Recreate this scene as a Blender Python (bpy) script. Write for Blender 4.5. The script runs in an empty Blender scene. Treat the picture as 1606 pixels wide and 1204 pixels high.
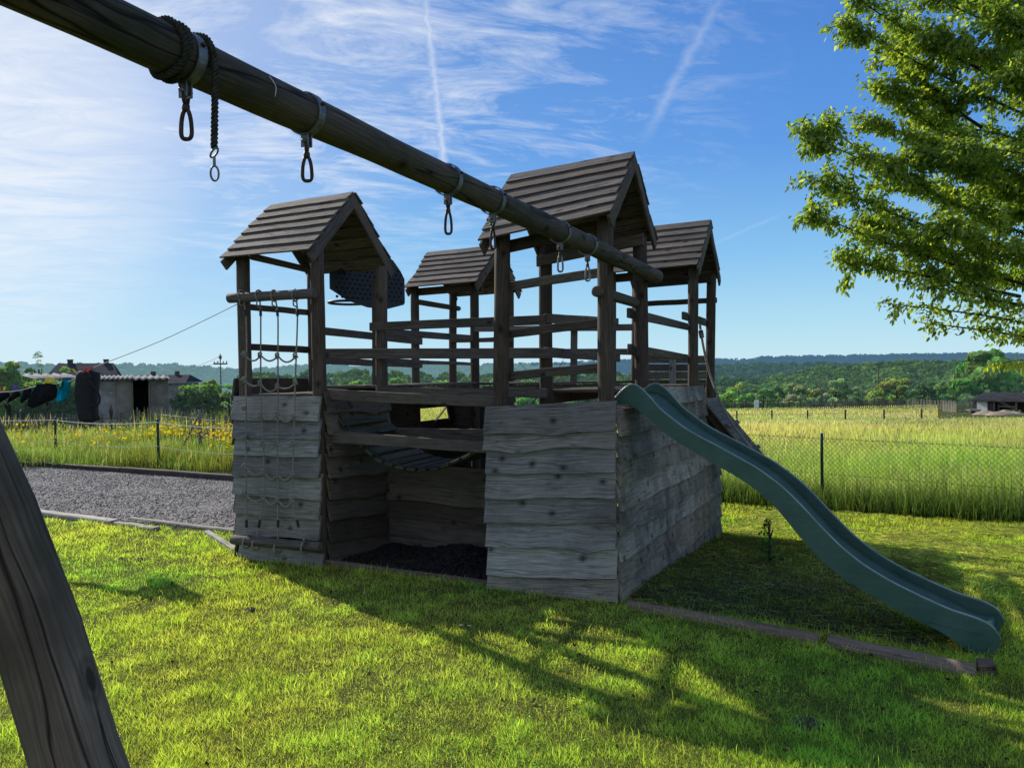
import bpy, math, random
import numpy as np
from mathutils import Vector, Matrix, noise as mnoise
random.seed(7); RNG = np.random.default_rng(11)
scn = bpy.context.scene
col = scn.collection
V = Vector
def R(d): return math.radians(d)

# ------------------------------------------------------------------ camera
F_PX, YAW, PITCH, ROLL = 1206.0, -0.44076, 0.01353, -0.01562
CAM = V((5.60193, -5.72576, 1.75944))
_c, _s = math.cos(YAW), math.sin(YAW)
FW0, RT0, UP0 = V((_s, _c, 0)), V((_c, -_s, 0)), V((0, 0, 1))
_cp, _sp = math.cos(PITCH), math.sin(PITCH)
FWD = FW0 * _cp - UP0 * _sp
_u2 = UP0 * _cp + FW0 * _sp
_cr, _sr = math.cos(ROLL), math.sin(ROLL)
RGT = RT0 * _cr + _u2 * _sr
UPV = _u2 * _cr - RT0 * _sr
cd = bpy.data.cameras.new('camera'); cam = bpy.data.objects.new('camera', cd); col.objects.link(cam)
cd.sensor_width = 36; cd.sensor_fit = 'HORIZONTAL'; cd.lens = 36 * F_PX / 1606
cd.clip_start = .05; cd.clip_end = 20000
cam.matrix_world = Matrix(((RGT.x, UPV.x, -FWD.x, CAM.x), (RGT.y, UPV.y, -FWD.y, CAM.y), (RGT.z, UPV.z, -FWD.z, CAM.z), (0, 0, 0, 1)))
scn.camera = cam
def ray(x, y): return FWD + RGT * ((x - 803) / F_PX) - UPV * ((y - 602) / F_PX)
def on(x, y, ax, v):                      # where the sight line through a photo point meets the plane axis = v
    d = ray(x, y); return CAM + d * ((v - CAM[ax]) / d[ax])
def far(x, y, D): return CAM + ray(x, y) * D
def proj(p):
    q = V(p) - CAM; z = q.dot(FWD); return 803 + F_PX * q.dot(RGT) / z, 602 - F_PX * q.dot(UPV) / z

# ------------------------------------------------------------------ terrain height
GR = [(0, 0), (6.2, 0), (9.7, -.31), (12.2, -.48), (60, -2.3), (75, -2.75), (100, -3.3), (200, -9), (600, -40), (9000, -40)]
GL = [(0, 0), (40, 0), (90, -2.5), (200, -12), (600, -40), (9000, -40)]
def hz_np(X, Y):
    dx, dy = X - CAM.x, Y - CAM.y
    D = dx * FW0.x + dy * FW0.y; L = dx * RT0.x + dy * RT0.y
    rr = np.hypot(dx, dy); D = np.where(D > 0, D, 0.0)
    t = np.where(D > .5, L / np.maximum(D, .5), 0.3)
    s = np.clip((t + .12) / .32, 0, 1); s = s * s * (3 - 2 * s)
    Dd = np.maximum(D, rr * .72)
    a = np.interp(Dd, [g[0] for g in GR], [g[1] for g in GR]); b = np.interp(Dd, [g[0] for g in GL], [g[1] for g in GL])
    return a * s + b * (1 - s)
def hz(x, y): return float(hz_np(np.array([x]), np.array([y]))[0])
def gnd(px, D):                           # ground point under a photo column at depth D
    p = CAM + (FW0 + RT0 * ((px - 803) / F_PX)) * D
    return V((p.x, p.y, hz(p.x, p.y)))

# ------------------------------------------------------------------ node helpers
def newmat(name):
    m = bpy.data.materials.new(name); m.use_nodes = True
    nt = m.node_tree; nt.nodes.clear()
    return m, nt, nt.nodes, nt.links
def N(nt, t, **kw):
    n = nt.nodes.new(t)
    for k, v in kw.items():
        if k in n.inputs: n.inputs[k].default_value = v
        else: setattr(n, k, v)
    return n
def ramp(nt, fac, stops):
    r = nt.nodes.new('ShaderNodeValToRGB'); e = r.color_ramp.elements
    while len(e) < len(stops): e.new(.5)
    for i, (p, c) in enumerate(stops):
        e[i].position = p; e[i].color = (c[0], c[1], c[2], 1) if not isinstance(c, (int, float)) else (c, c, c, 1)
    nt.links.new(fac, r.inputs[0]); return r.outputs[0]
def mixc(nt, fac, a, b, mode='MIX'):
    n = nt.nodes.new('ShaderNodeMix'); n.data_type = 'RGBA'; n.blend_type = mode
    for s, v in ((n.inputs[0], fac), (n.inputs[6], a), (n.inputs[7], b)):
        if isinstance(v, bpy.types.NodeSocket): nt.links.new(v, s)
        elif isinstance(v, (int, float)): s.default_value = v if s.type == 'VALUE' else (v, v, v, 1)
        else: s.default_value = (v[0], v[1], v[2], 1)
    return n.outputs[2]
def mth(nt, op, a, b=0, c=0, clamp=False):
    n = nt.nodes.new('ShaderNodeMath'); n.operation = op; n.use_clamp = clamp
    for i, v in enumerate((a, b, c)):
        if isinstance(v, bpy.types.NodeSocket): nt.links.new(v, n.inputs[i])
        else: n.inputs[i].default_value = v
    return n.outputs[0]
def mapping(nt, vec, scale=(1, 1, 1), loc=(0, 0, 0)):
    n = nt.nodes.new('ShaderNodeMapping'); n.inputs['Scale'].default_value = scale; n.inputs['Location'].default_value = loc
    nt.links.new(vec, n.inputs[0]); return n.outputs[0]
def noise(nt, vec, sc, det=4, rough=.55, dist=0):
    n = nt.nodes.new('ShaderNodeTexNoise'); n.inputs['Scale'].default_value = sc; n.inputs['Detail'].default_value = det
    n.inputs['Roughness'].default_value = rough; n.inputs['Distortion'].default_value = dist
    if vec is not None: nt.links.new(vec, n.inputs['Vector'])
    return n.outputs[0]
def finish(nt, bsdf):
    o = nt.nodes.new('ShaderNodeOutputMaterial'); nt.links.new(bsdf, o.inputs[0])
def bump(nt, h, st=.4, dist=.01):
    b = nt.nodes.new('ShaderNodeBump'); b.inputs['Strength'].default_value = st; b.inputs['Distance'].default_value = dist
    nt.links.new(h, b.inputs['Height']); return b.outputs[0]

def wood(name, dark, mid, light, stain=(.02, .025, .02), stain_amt=.5, green=0.0, rough=.8, knots=True, vert_streak=0.0, crack=.5, cscale=(.9, 17), soft=0.0):
    m, nt, nd, lk = newmat(name)
    uv = N(nt, 'ShaderNodeUVMap').outputs[0]
    at = N(nt, 'ShaderNodeAttribute', attribute_name='rnd').outputs['Fac']
    ob = N(nt, 'ShaderNodeTexCoord').outputs['Object']
    off = nt.nodes.new('ShaderNodeCombineXYZ'); lk.new(mth(nt, 'MULTIPLY', at, 37.0), off.inputs[0]); lk.new(mth(nt, 'MULTIPLY', at, 11.0), off.inputs[1])
    ad = nt.nodes.new('ShaderNodeVectorMath'); ad.operation = 'ADD'; lk.new(uv, ad.inputs[0]); lk.new(off.outputs[0], ad.inputs[1])
    u = ad.outputs[0]
    warp = noise(nt, mapping(nt, u, (1.6, 5, 1)), 1.0, 3)
    w2 = nt.nodes.new('ShaderNodeVectorMath'); w2.operation = 'ADD'; lk.new(u, w2.inputs[0])
    cx = nt.nodes.new('ShaderNodeCombineXYZ'); lk.new(mth(nt, 'MULTIPLY', warp, .06), cx.inputs[1]); lk.new(cx.outputs[0], w2.inputs[1])
    g1 = noise(nt, mapping(nt, w2.outputs[0], (2.6, 105, 1)), 1.0, 6, .7)
    g2 = noise(nt, mapping(nt, w2.outputs[0], (6, 260, 1)), 1.0, 2, .6)
    grain = mth(nt, 'ADD', mth(nt, 'MULTIPLY', g1, .65), mth(nt, 'MULTIPLY', g2, .35))
    c = ramp(nt, grain, [(.34 - .12 * soft, dark), (.5, mid), (.63 + .12 * soft, light)])
    blot = noise(nt, mapping(nt, u, (3, 9, 1)), 1.0, 4, .6)
    c = mixc(nt, mth(nt, 'MULTIPLY', ramp(nt, blot, [(.42, 0), (.72, 1)]), .2), c, [x * 1.5 for x in mid])
    st = noise(nt, ob, 1.7, 5, .65)
    c = mixc(nt, mth(nt, 'MULTIPLY', ramp(nt, st, [(.46, 0), (.66, 1)]), stain_amt), c, stain)
    if vert_streak:
        vs = noise(nt, mapping(nt, ob, (9, 9, .5)), 1.0, 4, .6)
        c = mixc(nt, mth(nt, 'MULTIPLY', ramp(nt, vs, [(.5, 0), (.7, 1)]), vert_streak), c, stain)
    if green:
        gs = noise(nt, ob, 3.1, 4, .6)
        c = mixc(nt, mth(nt, 'MULTIPLY', ramp(nt, gs, [(.5, 0), (.7, 1)]), green), c, (.035, .05, .018))
    h = grain
    if knots:
        vo = nt.nodes.new('ShaderNodeTexVoronoi'); vo.voronoi_dimensions = '2D'; vo.inputs['Scale'].default_value = 1.0; lk.new(mapping(nt, w2.outputs[0], (3.4, 5.0, 1)), vo.inputs['Vector'])
        vc = nt.nodes.new('ShaderNodeSeparateColor'); lk.new(vo.outputs['Color'], vc.inputs[0])
        k = mth(nt, 'MULTIPLY', ramp(nt, vo.outputs['Distance'], [(.06, 1), (.085, .35), (.12, .5), (.16, 0)]), mth(nt, 'GREATER_THAN', vc.outputs[0], .62))
        c = mixc(nt, mth(nt, 'MULTIPLY', k, .85), c, [x * .30 for x in dark])
    ck = noise(nt, mapping(nt, w2.outputs[0], (*cscale, 1)), 1.0, 3, .5)
    ckm = mth(nt, 'MULTIPLY', mth(nt, 'SUBTRACT', 1.0, mth(nt, 'DIVIDE', mth(nt, 'ABSOLUTE', mth(nt, 'SUBTRACT', ck, .52)), .016), clamp=True), crack)
    c = mixc(nt, ckm, c, [x * .22 for x in dark])
    h = mth(nt, 'SUBTRACT', grain, mth(nt, 'MULTIPLY', ckm, 1.2))
    c = mixc(nt, 1.0, c, ramp(nt, at, [(0, (.60, .58, .55)), (.3, (.95, .97, 1.0)), (.55, (.88, .82, .74)), (.8, (1.12, 1.16, 1.15)), (1, (1.34, 1.30, 1.24))]), 'MULTIPLY')
    p = N(nt, 'ShaderNodeBsdfPrincipled', Roughness=rough); p.inputs['Specular IOR Level'].default_value = .25
    lk.new(c, p.inputs['Base Color']); lk.new(bump(nt, h, .55, .006), p.inputs['Normal'])
    finish(nt, p.outputs[0]); return m

def plain(name, c, rough=.6, metal=0.0, nscale=12, var=.35, bmp=.2, spec=.4):
    m, nt, nd, lk = newmat(name)
    ob = N(nt, 'ShaderNodeTexCoord').outputs['Object']
    n = noise(nt, ob, nscale, 5, .6)
    cc = ramp(nt, n, [(.3, [x * (1 - var) for x in c]), (.7, [min(1, x * (1 + var)) for x in c])])
    p = N(nt, 'ShaderNodeBsdfPrincipled', Roughness=rough, Metallic=metal); p.inputs['Specular IOR Level'].default_value = spec
    lk.new(cc, p.inputs['Base Color']); lk.new(bump(nt, noise(nt, ob, nscale * 4, 3), bmp, .004), p.inputs['Normal'])
    finish(nt, p.outputs[0]); return m

def leafmat(name, trans=.45, gain=1.0, rough=.55, spec=.15, tcol=(1.15, 1.1, .45), haze=None):
    m, nt, nd, lk = newmat(name)
    a = N(nt, 'ShaderNodeAttribute', attribute_name='tint').outputs['Color']
    d = N(nt, 'ShaderNodeBsdfPrincipled', Roughness=rough); d.inputs['Specular IOR Level'].default_value = spec
    lk.new(mixc(nt, 1, a, (gain, gain, gain), 'MULTIPLY'), d.inputs['Base Color'])
    t = nt.nodes.new('ShaderNodeBsdfTranslucent'); lk.new(mixc(nt, 1, a, [x * gain * 1.3 for x in tcol], 'MULTIPLY'), t.inputs[0])
    mx = nt.nodes.new('ShaderNodeMixShader'); mx.inputs[0].default_value = trans
    lk.new(d.outputs[0], mx.inputs[1]); lk.new(t.outputs[0], mx.inputs[2]); out = mx.outputs[0]
    if haze:                              # air haze over a distant wood, painted in as a glow
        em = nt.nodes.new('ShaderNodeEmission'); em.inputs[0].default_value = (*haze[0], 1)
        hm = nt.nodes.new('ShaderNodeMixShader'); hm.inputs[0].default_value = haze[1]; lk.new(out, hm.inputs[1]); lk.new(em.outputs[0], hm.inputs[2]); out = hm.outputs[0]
    finish(nt, out); return m

M = {}
M['post'] = wood('post_wood', (.040, .029, .021), (.098, .073, .054), (.19, .145, .11), stain_amt=.45)
M['roof'] = wood('roof_board_wood', (.045, .036, .029), (.145, .118, .096), (.30, .25, .21), stain_amt=.45, green=.16, crack=.8)
M['under'] = wood('lap_shade_wood', (.018, .014, .011), (.04, .032, .024), (.07, .056, .04), stain_amt=.3, green=.5)
M['rail'] = wood('rail_wood', (.055, .042, .032), (.138, .110, .086), (.25, .205, .165), stain_amt=.35)
M['plank'] = wood('weathered_plank_wood', (.100, .090, .080), (.258, .240, .218), (.43, .405, .37), stain=(.075, .07, .066), stain_amt=.55)
M['side'] = wood('stained_plank_wood', (.13, .115, .095), (.31, .28, .235), (.47, .43, .37), stain=(.035, .035, .032), stain_amt=.7, green=.3, vert_streak=.42, soft=.35)
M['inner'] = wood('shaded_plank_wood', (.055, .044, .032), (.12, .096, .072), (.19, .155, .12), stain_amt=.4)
M['beam'] = wood('swing_log_wood', (.032, .025, .017), (.10, .080, .056), (.195, .16, .118), stain_amt=.5, green=.6, crack=1.0, cscale=(.5, 8), soft=.5)
M['leg'] = wood('swing_leg_wood', (.065, .048, .034), (.185, .143, .108), (.31, .25, .195), stain=(.035, .032, .018), stain_amt=.6, green=.45, knots=True, crack=1.0, cscale=(.32, 11), soft=.45)
M['timber'] = wood('border_timber_wood', (.085, .06, .04), (.21, .155, .11), (.34, .26, .19), stain_amt=.3)
M['sleeper'] = wood('pale_sleeper_wood', (.16, .14, .11), (.36, .32, .26), (.52, .48, .40), stain_amt=.3)
M['dark_sleeper'] = wood('dark_sleeper_wood', (.03, .024, .018), (.075, .06, .047), (.15, .125, .10), stain_amt=.4)
M['slat'] = wood('green_slat_wood', (.028, .028, .02), (.065, .066, .048), (.12, .12, .088), stain_amt=.4, green=.5)
M['pale'] = wood('grey_paling_wood', (.10, .09, .07), (.20, .185, .15), (.32, .30, .25), stain_amt=.3, knots=False)
M['metal'] = plain('galvanised_metal', (.20, .20, .19), .5, .7, 30, .4)
M['dmetal'] = plain('rusty_dark_metal', (.065, .045, .035), .55, .6, 40, .5)
M['rope'] = plain('grey_rope', (.25, .225, .185), .9, 0, 60, .4, .6, .1)
M['cord'] = plain('mossy_braided_cord', (.045, .048, .035), .9, 0, 80, .5, .6, .1)
M['tape'] = plain('black_tape', (.012, .012, .013), .5, 0, 40, .2)
M['black'] = plain('black_plastic', (.026, .030, .040), .5, 0, 30, .3)
M['hole'] = plain('backboard_recess_plastic', (.002, .003, .004), .7, 0, 30, .2)
M['bag'] = plain('black_bag_fabric', (.013, .014, .017), .75, 0, 20, .4, .5)
M['cloth'] = plain('black_knit_fabric', (.010, .010, .013), .9, 0, 30, .4, .5, .1)
M['blue'] = plain('turquoise_fabric', (.0, .30, .42), .8, 0, 30, .2, .4, .1)
M['yellow'] = plain('yellow_plastic', (.75, .62, .02), .4, 0, 10, .1)
M['red'] = plain('red_plastic', (.65, .06, .05), .4, 0, 10, .1)
M['purple'] = plain('purple_plastic', (.16, .08, .42), .4, 0, 10, .1)
M['fpost'] = plain('green_painted_steel', (.012, .04, .028), .45, .2, 20, .3)
M['wire'] = plain('green_wire', (.018, .045, .03), .5, .3, 20, .3)
M['white'] = plain('white_rope', (.62, .62, .58), .8, 0, 20, .15)
M['conc'] = plain('grey_shed_panel', (.24, .24, .235), .9, 0, 3, .35, .3)
M['concd'] = plain('brown_grey_shed_panel', (.20, .185, .16), .9, 0, 3, .35, .3)
M['void'] = plain('dark_interior', (.010, .009, .009), .9, 0, 3, .2)
M['sheet'] = plain('corrugated_sheet', (.22, .215, .205), .9, 0, 4, .5, .2, .05)
M['slate'] = plain('slate_roof', (.055, .055, .06), .95, 0, 1.5, .3, .2, .02)
M['brick'] = plain('brick_chimney', (.10, .075, .06), .9, 0, 2, .3)
M['render'] = plain('whitewashed_block', (.80, .77, .70), .9, 0, 1.2, .25, .3)
M['sand'] = plain('spoil_earth', (.42, .33, .22), .95, 0, .9, .3, .4)
M['bark'] = plain('tree_bark', (.045, .038, .030), .9, 0, 14, .4, .8)
M['pebble'] = plain('slate_chippings', (.31, .285, .26), .8, 0, 60, .6, .4)
M['mulch'] = plain('bark_mulch', (.022, .017, .013), .95, 0, 30, .6, .8)
M['leaf'] = leafmat('cherry_leaves', .6, 2.9, .45, .3, (1.2, 1.12, .35))
M['grass'] = leafmat('lawn_blades', .62, 3.9, .6, .08, (1.12, 1.08, .40))
M['meadow'] = leafmat('meadow_grass_blades', .55, 2.45, .6, .08, (1.08, 1.05, .55))
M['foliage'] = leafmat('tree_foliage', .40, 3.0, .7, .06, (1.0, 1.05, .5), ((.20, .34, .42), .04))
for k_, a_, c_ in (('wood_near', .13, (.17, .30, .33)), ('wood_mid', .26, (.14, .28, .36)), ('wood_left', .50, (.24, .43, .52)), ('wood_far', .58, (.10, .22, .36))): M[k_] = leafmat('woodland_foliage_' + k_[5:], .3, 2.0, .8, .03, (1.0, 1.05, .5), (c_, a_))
M['flower'] = leafmat('flower_petals', .4, 1.0, .6, .1, (1, 1, 1))
# green moulded plastic of the slide
def slide_mat():
    m, nt, nd, lk = newmat('green_slide_plastic')
    ob = N(nt, 'ShaderNodeTexCoord').outputs['Object']
    n = noise(nt, ob, 5, 5, .6); sc = noise(nt, mapping(nt, ob, (3, 3, 40)), 2, 3)
    c = ramp(nt, n, [(.3, (.042, .096, .074)), (.7, (.068, .134, .106))])
    c = mixc(nt, mth(nt, 'MULTIPLY', ramp(nt, sc, [(.55, 0), (.72, 1)]), .45), c, (.12, .155, .14))
    sp = noise(nt, ob, 160, 2)
    c = mixc(nt, mth(nt, 'MULTIPLY', ramp(nt, sp, [(.62, 0), (.72, 1)]), .25), c, (.10, .15, .13))
    p = N(nt, 'ShaderNodeBsdfPrincipled'); lk.new(c, p.inputs['Base Color']); lk.new(ramp(nt, n, [(.3, .36), (.7, .55)]), p.inputs['Roughness'])
    p.inputs['Specular IOR Level'].default_value = .35
    lk.new(bump(nt, sp, .15, .002), p.inputs['Normal'])
    finish(nt, p.outputs[0]); return m
M['slide'] = slide_mat()
M['slide_rim'] = plain('slide_edge_highlight_plastic', (.20, .29, .265), .28, 0, 9, .35, .1, .6)  # paler gloss that paints a sky reflection along the slide edges

# ------------------------------------------------------------------ mesh builder
class MB:
    def __init__(s): s.v = []; s.f = []; s.uv = []; s.r = []; s.smooth = []
    def face(s, idx, uvs=None, rnd=.5, sm=False):
        s.f.append(tuple(idx)); s.uv.append(uvs or [(0, 0)] * len(idx)); s.r.append(rnd); s.smooth.append(sm)
    def prism(s, a4, b4, rnd=None, seg=1, warp=0.0, uoff=None):
        """board between the end rectangles a4 and b4 (4 corners each, same order)"""
        rnd = random.random() if rnd is None else rnd
        a4 = [V(p) for p in a4]; b4 = [V(p) for p in b4]
        L = ((b4[0] + b4[2]) - (a4[0] + a4[2])).length / 2; u0 = random.random() * 20
        base = len(s.v); sd = random.random() * 99
        wd = (a4[1] - a4[0]).normalized() if (a4[1] - a4[0]).length > 0 else V((0, 0, 1))
        for k in range(seg + 1):
            t = k / seg
            o = wd * (mnoise.noise(V((sd, t * 3.1, 0))) * warp)
            for i in range(4): s.v.append(a4[i].lerp(b4[i], t) + o)
        per = [0]
        for i in range(4): per.append(per[-1] + (a4[(i + 1) % 4] - a4[i]).length)
        for k in range(seg):
            for i in range(4):
                j = (i + 1) % 4; q = base + k * 4
                u1, u2 = u0 + L * k / seg, u0 + L * (k + 1) / seg
                s.face((q + i, q + j, q + 4 + j, q + 4 + i), [(u1, per[i]), (u1, per[i + 1]), (u2, per[i + 1]), (u2, per[i])], rnd)
        e = base + seg * 4
        for idx in ((base + 3, base + 2, base + 1, base), (e, e + 1, e + 2, e + 3)):
            s.face(idx, [(u0, 0), (u0 + .002, per[1]), (u0 + .03, per[1]), (u0 + .03, 0)], rnd * .8)
    def board(s, a, b, wv, tv, **kw):
        """board from a to b, full width vector wv and full thickness vector tv, centred"""
        a, b, wv, tv = V(a), V(b), V(wv) / 2, V(tv) / 2
        s.prism([a - wv - tv, a + wv - tv, a + wv + tv, a - wv + tv], [b - wv - tv, b + wv - tv, b + wv + tv, b - wv + tv], **kw)
    def box(s, lo, hi, rnd=None):
        x0, y0, z0 = lo; x1, y1, z1 = hi
        s.prism([(x0, y0, z0), (x0, y1, z0), (x0, y1, z1), (x0, y0, z1)], [(x1, y0, z0), (x1, y1, z0), (x1, y1, z1), (x1, y0, z1)], rnd=rnd)
    def log(s, pts, rad, n=14, seg=6, rough=.03, cap=.01, rnd=None, smooth=True):
        """round timber or tube along pts"""
        rnd = random.random() if rnd is None else rnd
        pts = [V(p) for p in pts]
        if len(pts) == 2: pts = [pts[0].lerp(pts[1], k / seg) for k in range(seg + 1)]
        if not isinstance(rad, (list, tuple)): rad = [rad] * len(pts)
        elif len(rad) == 2 and len(pts) != 2: rad = [rad[0] + (rad[1] - rad[0]) * k / (len(pts) - 1) for k in range(len(pts))]
        if cap:
            d0 = (pts[1] - pts[0]).normalized(); d1 = (pts[-1] - pts[-2]).normalized()
            pts = [pts[0], pts[0] + d0 * cap] + pts[1:-1] + [pts[-1] - d1 * cap, pts[-1]]
            rad = [max(rad[0] - cap, rad[0] * .6), rad[0]] + list(rad[1:-1]) + [rad[-1], max(rad[-1] - cap, rad[-1] * .6)]
        t0 = (pts[1] - pts[0]).normalized(); x = t0.orthogonal().normalized()
        base = len(s.v); u = random.random() * 20; us = []
        sd = random.random() * 50
        for k, p in enumerate(pts):
            t = (pts[min(k + 1, len(pts) - 1)] - pts[max(k - 1, 0)])
            t = t.normalized() if t.length > 1e-9 else t0
            x = (x - t * x.dot(t)); x = x.normalized() if x.length > 1e-6 else t.orthogonal().normalized()
            y = t.cross(x)
            if k: u += (p - pts[k - 1]).length
            us.append(u)
            for i in range(n):
                a = 2 * math.pi * i / n
                rr = rad[k] * (1 + rough * mnoise.noise(V((math.cos(a) * 1.3 + sd, math.sin(a) * 1.3, u * 2.2))) * 2)
                s.v.append(p + (x * math.cos(a) + y * math.sin(a)) * rr)
        r0 = sum(rad) / len(rad)
        for k in range(len(pts) - 1):
            for i in range(n):
                j = (i + 1) % n; q = base + k * n
                v1, v2 = 2 * math.pi * r0 * i / n, 2 * math.pi * r0 * (i + 1) / n
                s.face((q + i, q + j, q + n + j, q + n + i), [(us[k], v1), (us[k], v2), (us[k + 1], v2), (us[k + 1], v1)], rnd, smooth)
        e = base + (len(pts) - 1) * n
        for idx, k in ((list(range(base + n - 1, base - 1, -1)), 0), (list(range(e, e + n)), -1)):
            s.face(idx, [(us[k] + .2 * math.cos(6.283 * i / n) * r0, r0 * math.sin(6.283 * i / n)) for i in range(n)], rnd)
    def build(s, name, mat, parent=None, bevel=0.0, subsurf=0):
        me = bpy.data.meshes.new(name)
        me.from_pydata([tuple(v) for v in s.v], [], s.f)
        ul = me.uv_layers.new(name='UVMap')
        flat = np.array([c for fu in s.uv for p in fu for c in p], dtype=np.float32)
        ul.data.foreach_set('uv', flat)
        at = me.attributes.new('rnd', 'FLOAT', 'FACE'); at.data.foreach_set('value', np.array(s.r, dtype=np.float32))
        me.polygons.foreach_set('use_smooth', np.array(s.smooth, dtype=bool))
        me.update(); me.materials.append(mat)
        o = bpy.data.objects.new(name, me); col.objects.link(o)
        if parent is not None: setpar(o, parent)
        if bevel:
            b = o.modifiers.new('bevel', 'BEVEL'); b.width = bevel; b.segments = 1; b.limit_method = 'ANGLE'; b.angle_limit = R(40)
        if subsurf:
            b = o.modifiers.new('sub', 'SUBSURF'); b.levels = subsurf; b.render_levels = subsurf
        return o
def wloc(o): return o.location.copy()          # every object here keeps its location in world space
def setpar(o, parent):
    o.parent = parent
    if parent.type == 'EMPTY' or parent.location.length > 0: o.matrix_parent_inverse = Matrix.Translation(-wloc(parent))
def tag(o, label=None, cat=None, group=None, kind=None):
    for k, v in (('label', label), ('category', cat), ('group', group), ('kind', kind)):
        if v: o[k] = v
    return o
def thing(name, loc, label, cat, group=None):
    o = bpy.data.objects.new(name, None); col.objects.link(o); o.location = loc; o.empty_display_size = .1
    return tag(o, label, cat, group)
def single(mb, name, mat, label, cat, group=None, **kw):
    return tag(mb.build(name, mat, **kw), label, cat, group)

def polymesh(name, verts, faces, mat, tint=None, parent=None, smooth=False, link=True):
    """big numpy mesh: verts (n,3), faces (m,k) or list of them, tint (n,3) per vertex"""
    me = bpy.data.meshes.new(name)
    verts = np.asarray(verts, np.float32)
    fl = faces if isinstance(faces, list) else [faces]
    loops = np.concatenate([f.reshape(-1) for f in fl]).astype(np.int32)
    sizes = np.concatenate([np.full(len(f), f.shape[1]) for f in fl]).astype(np.int32)
    starts = np.concatenate([[0], np.cumsum(sizes)[:-1]]).astype(np.int32)
    me.vertices.add(len(verts)); me.vertices.foreach_set('co', verts.reshape(-1))
    me.loops.add(len(loops)); me.loops.foreach_set('vertex_index', loops)
    me.polygons.add(len(sizes)); me.polygons.foreach_set('loop_start', starts); me.polygons.foreach_set('loop_total', sizes)
    if smooth: me.polygons.foreach_set('use_smooth', np.ones(len(sizes), bool))
    me.update(calc_edges=True)
    if tint is not None:
        a = me.attributes.new('tint', 'FLOAT_COLOR', 'POINT')
        c = np.ones((len(verts), 4), np.float32); c[:, :3] = tint; a.data.foreach_set('color', c.reshape(-1))
    me.materials.append(mat)
    o = bpy.data.objects.new(name, me)
    if link: col.objects.link(o)
    if parent is not None: setpar(o, parent)
    return o

# ------------------------------------------------------------------ world, sun
SUN_EL, SUN_H = R(31), V((-.919, .394, 0)).normalized()
w = bpy.data.worlds.new('World'); scn.world = w; w.use_nodes = True
nt = w.node_tree; nt.nodes.clear()
sky = nt.nodes.new('ShaderNodeTexSky'); sky.sky_type = 'NISHITA'; sky.sun_disc = False
sky.sun_elevation = SUN_EL; sky.sun_rotation = math.atan2(SUN_H.x, SUN_H.y)
sky.altitude = 200; sky.air_density = 1.0; sky.dust_density = .6; sky.ozone_density = 2.0
dirv = nt.nodes.new('ShaderNodeTexCoord').outputs['Generated']
sep = nt.nodes.new('ShaderNodeSeparateXYZ'); nt.links.new(dirv, sep.inputs[0])
zc = mth(nt, 'MAXIMUM', sep.outputs[2], .03)
cu = nt.nodes.new('ShaderNodeCombineXYZ'); nt.links.new(mth(nt, 'DIVIDE', sep.outputs[0], mth(nt, 'ADD', zc, .12)), cu.inputs[0]); nt.links.new(mth(nt, 'DIVIDE', sep.outputs[1], mth(nt, 'ADD', zc, .12)), cu.inputs[1])
cv = cu.outputs[0]
rot = nt.nodes.new('ShaderNodeMapping'); rot.inputs['Rotation'].default_value = (0, 0, R(-38)); rot.inputs['Scale'].default_value = (1.0, 1.0, 1); nt.links.new(cv, rot.inputs[0])
big = noise(nt, rot.outputs[0], .75, 3, .55)
det = noise(nt, mapping(nt, rot.outputs[0], (1.0, 2.0, 1), (3.3, 1.7, 0)), 2.6, 9, .68, .9)
fine = noise(nt, mapping(nt, rot.outputs[0], (1.2, 4.5, 1), (1.1, 9.7, 0)), 5.0, 7, .65, .3)
# more cirrus towards the sun, clear blue on the far side
sd = nt.nodes.new('ShaderNodeVectorMath'); sd.operation = 'DOT_PRODUCT'; nt.links.new(dirv, sd.inputs[0]); sd.inputs[1].default_value = (SUN_H.x * math.cos(SUN_EL), SUN_H.y * math.cos(SUN_EL), math.sin(SUN_EL))
grad = ramp(nt, sep.outputs[2], [(0.0, (.60, .84, .93)), (.06, (.43, .74, .92)), (.14, (.25, .56, .90)), (.27, (.11, .33, .80)), (.47, (.058, .205, .64)), (1.0, (.05, .16, .50))])
sside = ramp(nt, sd.outputs['Value'], [(.52, 0), (.97, 1)])
grad = mixc(nt, mth(nt, 'MULTIPLY', sside, .26), grad, (.32, .58, .92))
grad10 = mixc(nt, 1.0, grad, (10, 10, 10), 'MULTIPLY')
skyb = mixc(nt, .08, grad10, sky.outputs[0])
near = ramp(nt, sd.outputs['Value'], [(.60, 0), (.92, 1)])
cov = mth(nt, 'ADD', mth(nt, 'MULTIPLY', det, .80), mth(nt, 'ADD', mth(nt, 'MULTIPLY', big, .45), mth(nt, 'MULTIPLY', fine, .22)))
cov = mth(nt, 'ADD', cov, mth(nt, 'MULTIPLY', near, .025))
cl = ramp(nt, cov, [(.72, 0), (.83, .45), (.95, 1)])
cl = mth(nt, 'MULTIPLY', mth(nt, 'MULTIPLY', cl, ramp(nt, sd.outputs['Value'], [(.54, 0), (.68, .55), (.88, .95)])), ramp(nt, sep.outputs[2], [(.10, .12), (.24, 1)]))
gl = nt.nodes.new('ShaderNodeVectorMath'); gl.operation = 'DOT_PRODUCT'; nt.links.new(dirv, gl.inputs[0]); gl.inputs[1].default_value = tuple(ray(-60, 215).normalized())
cl = mth(nt, 'MAXIMUM', cl, mth(nt, 'MULTIPLY', ramp(nt, gl.outputs['Value'], [(.970, 0), (1.0, 1)]), ramp(nt, det, [(.30, .35), (.62, 1)])))
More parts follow.
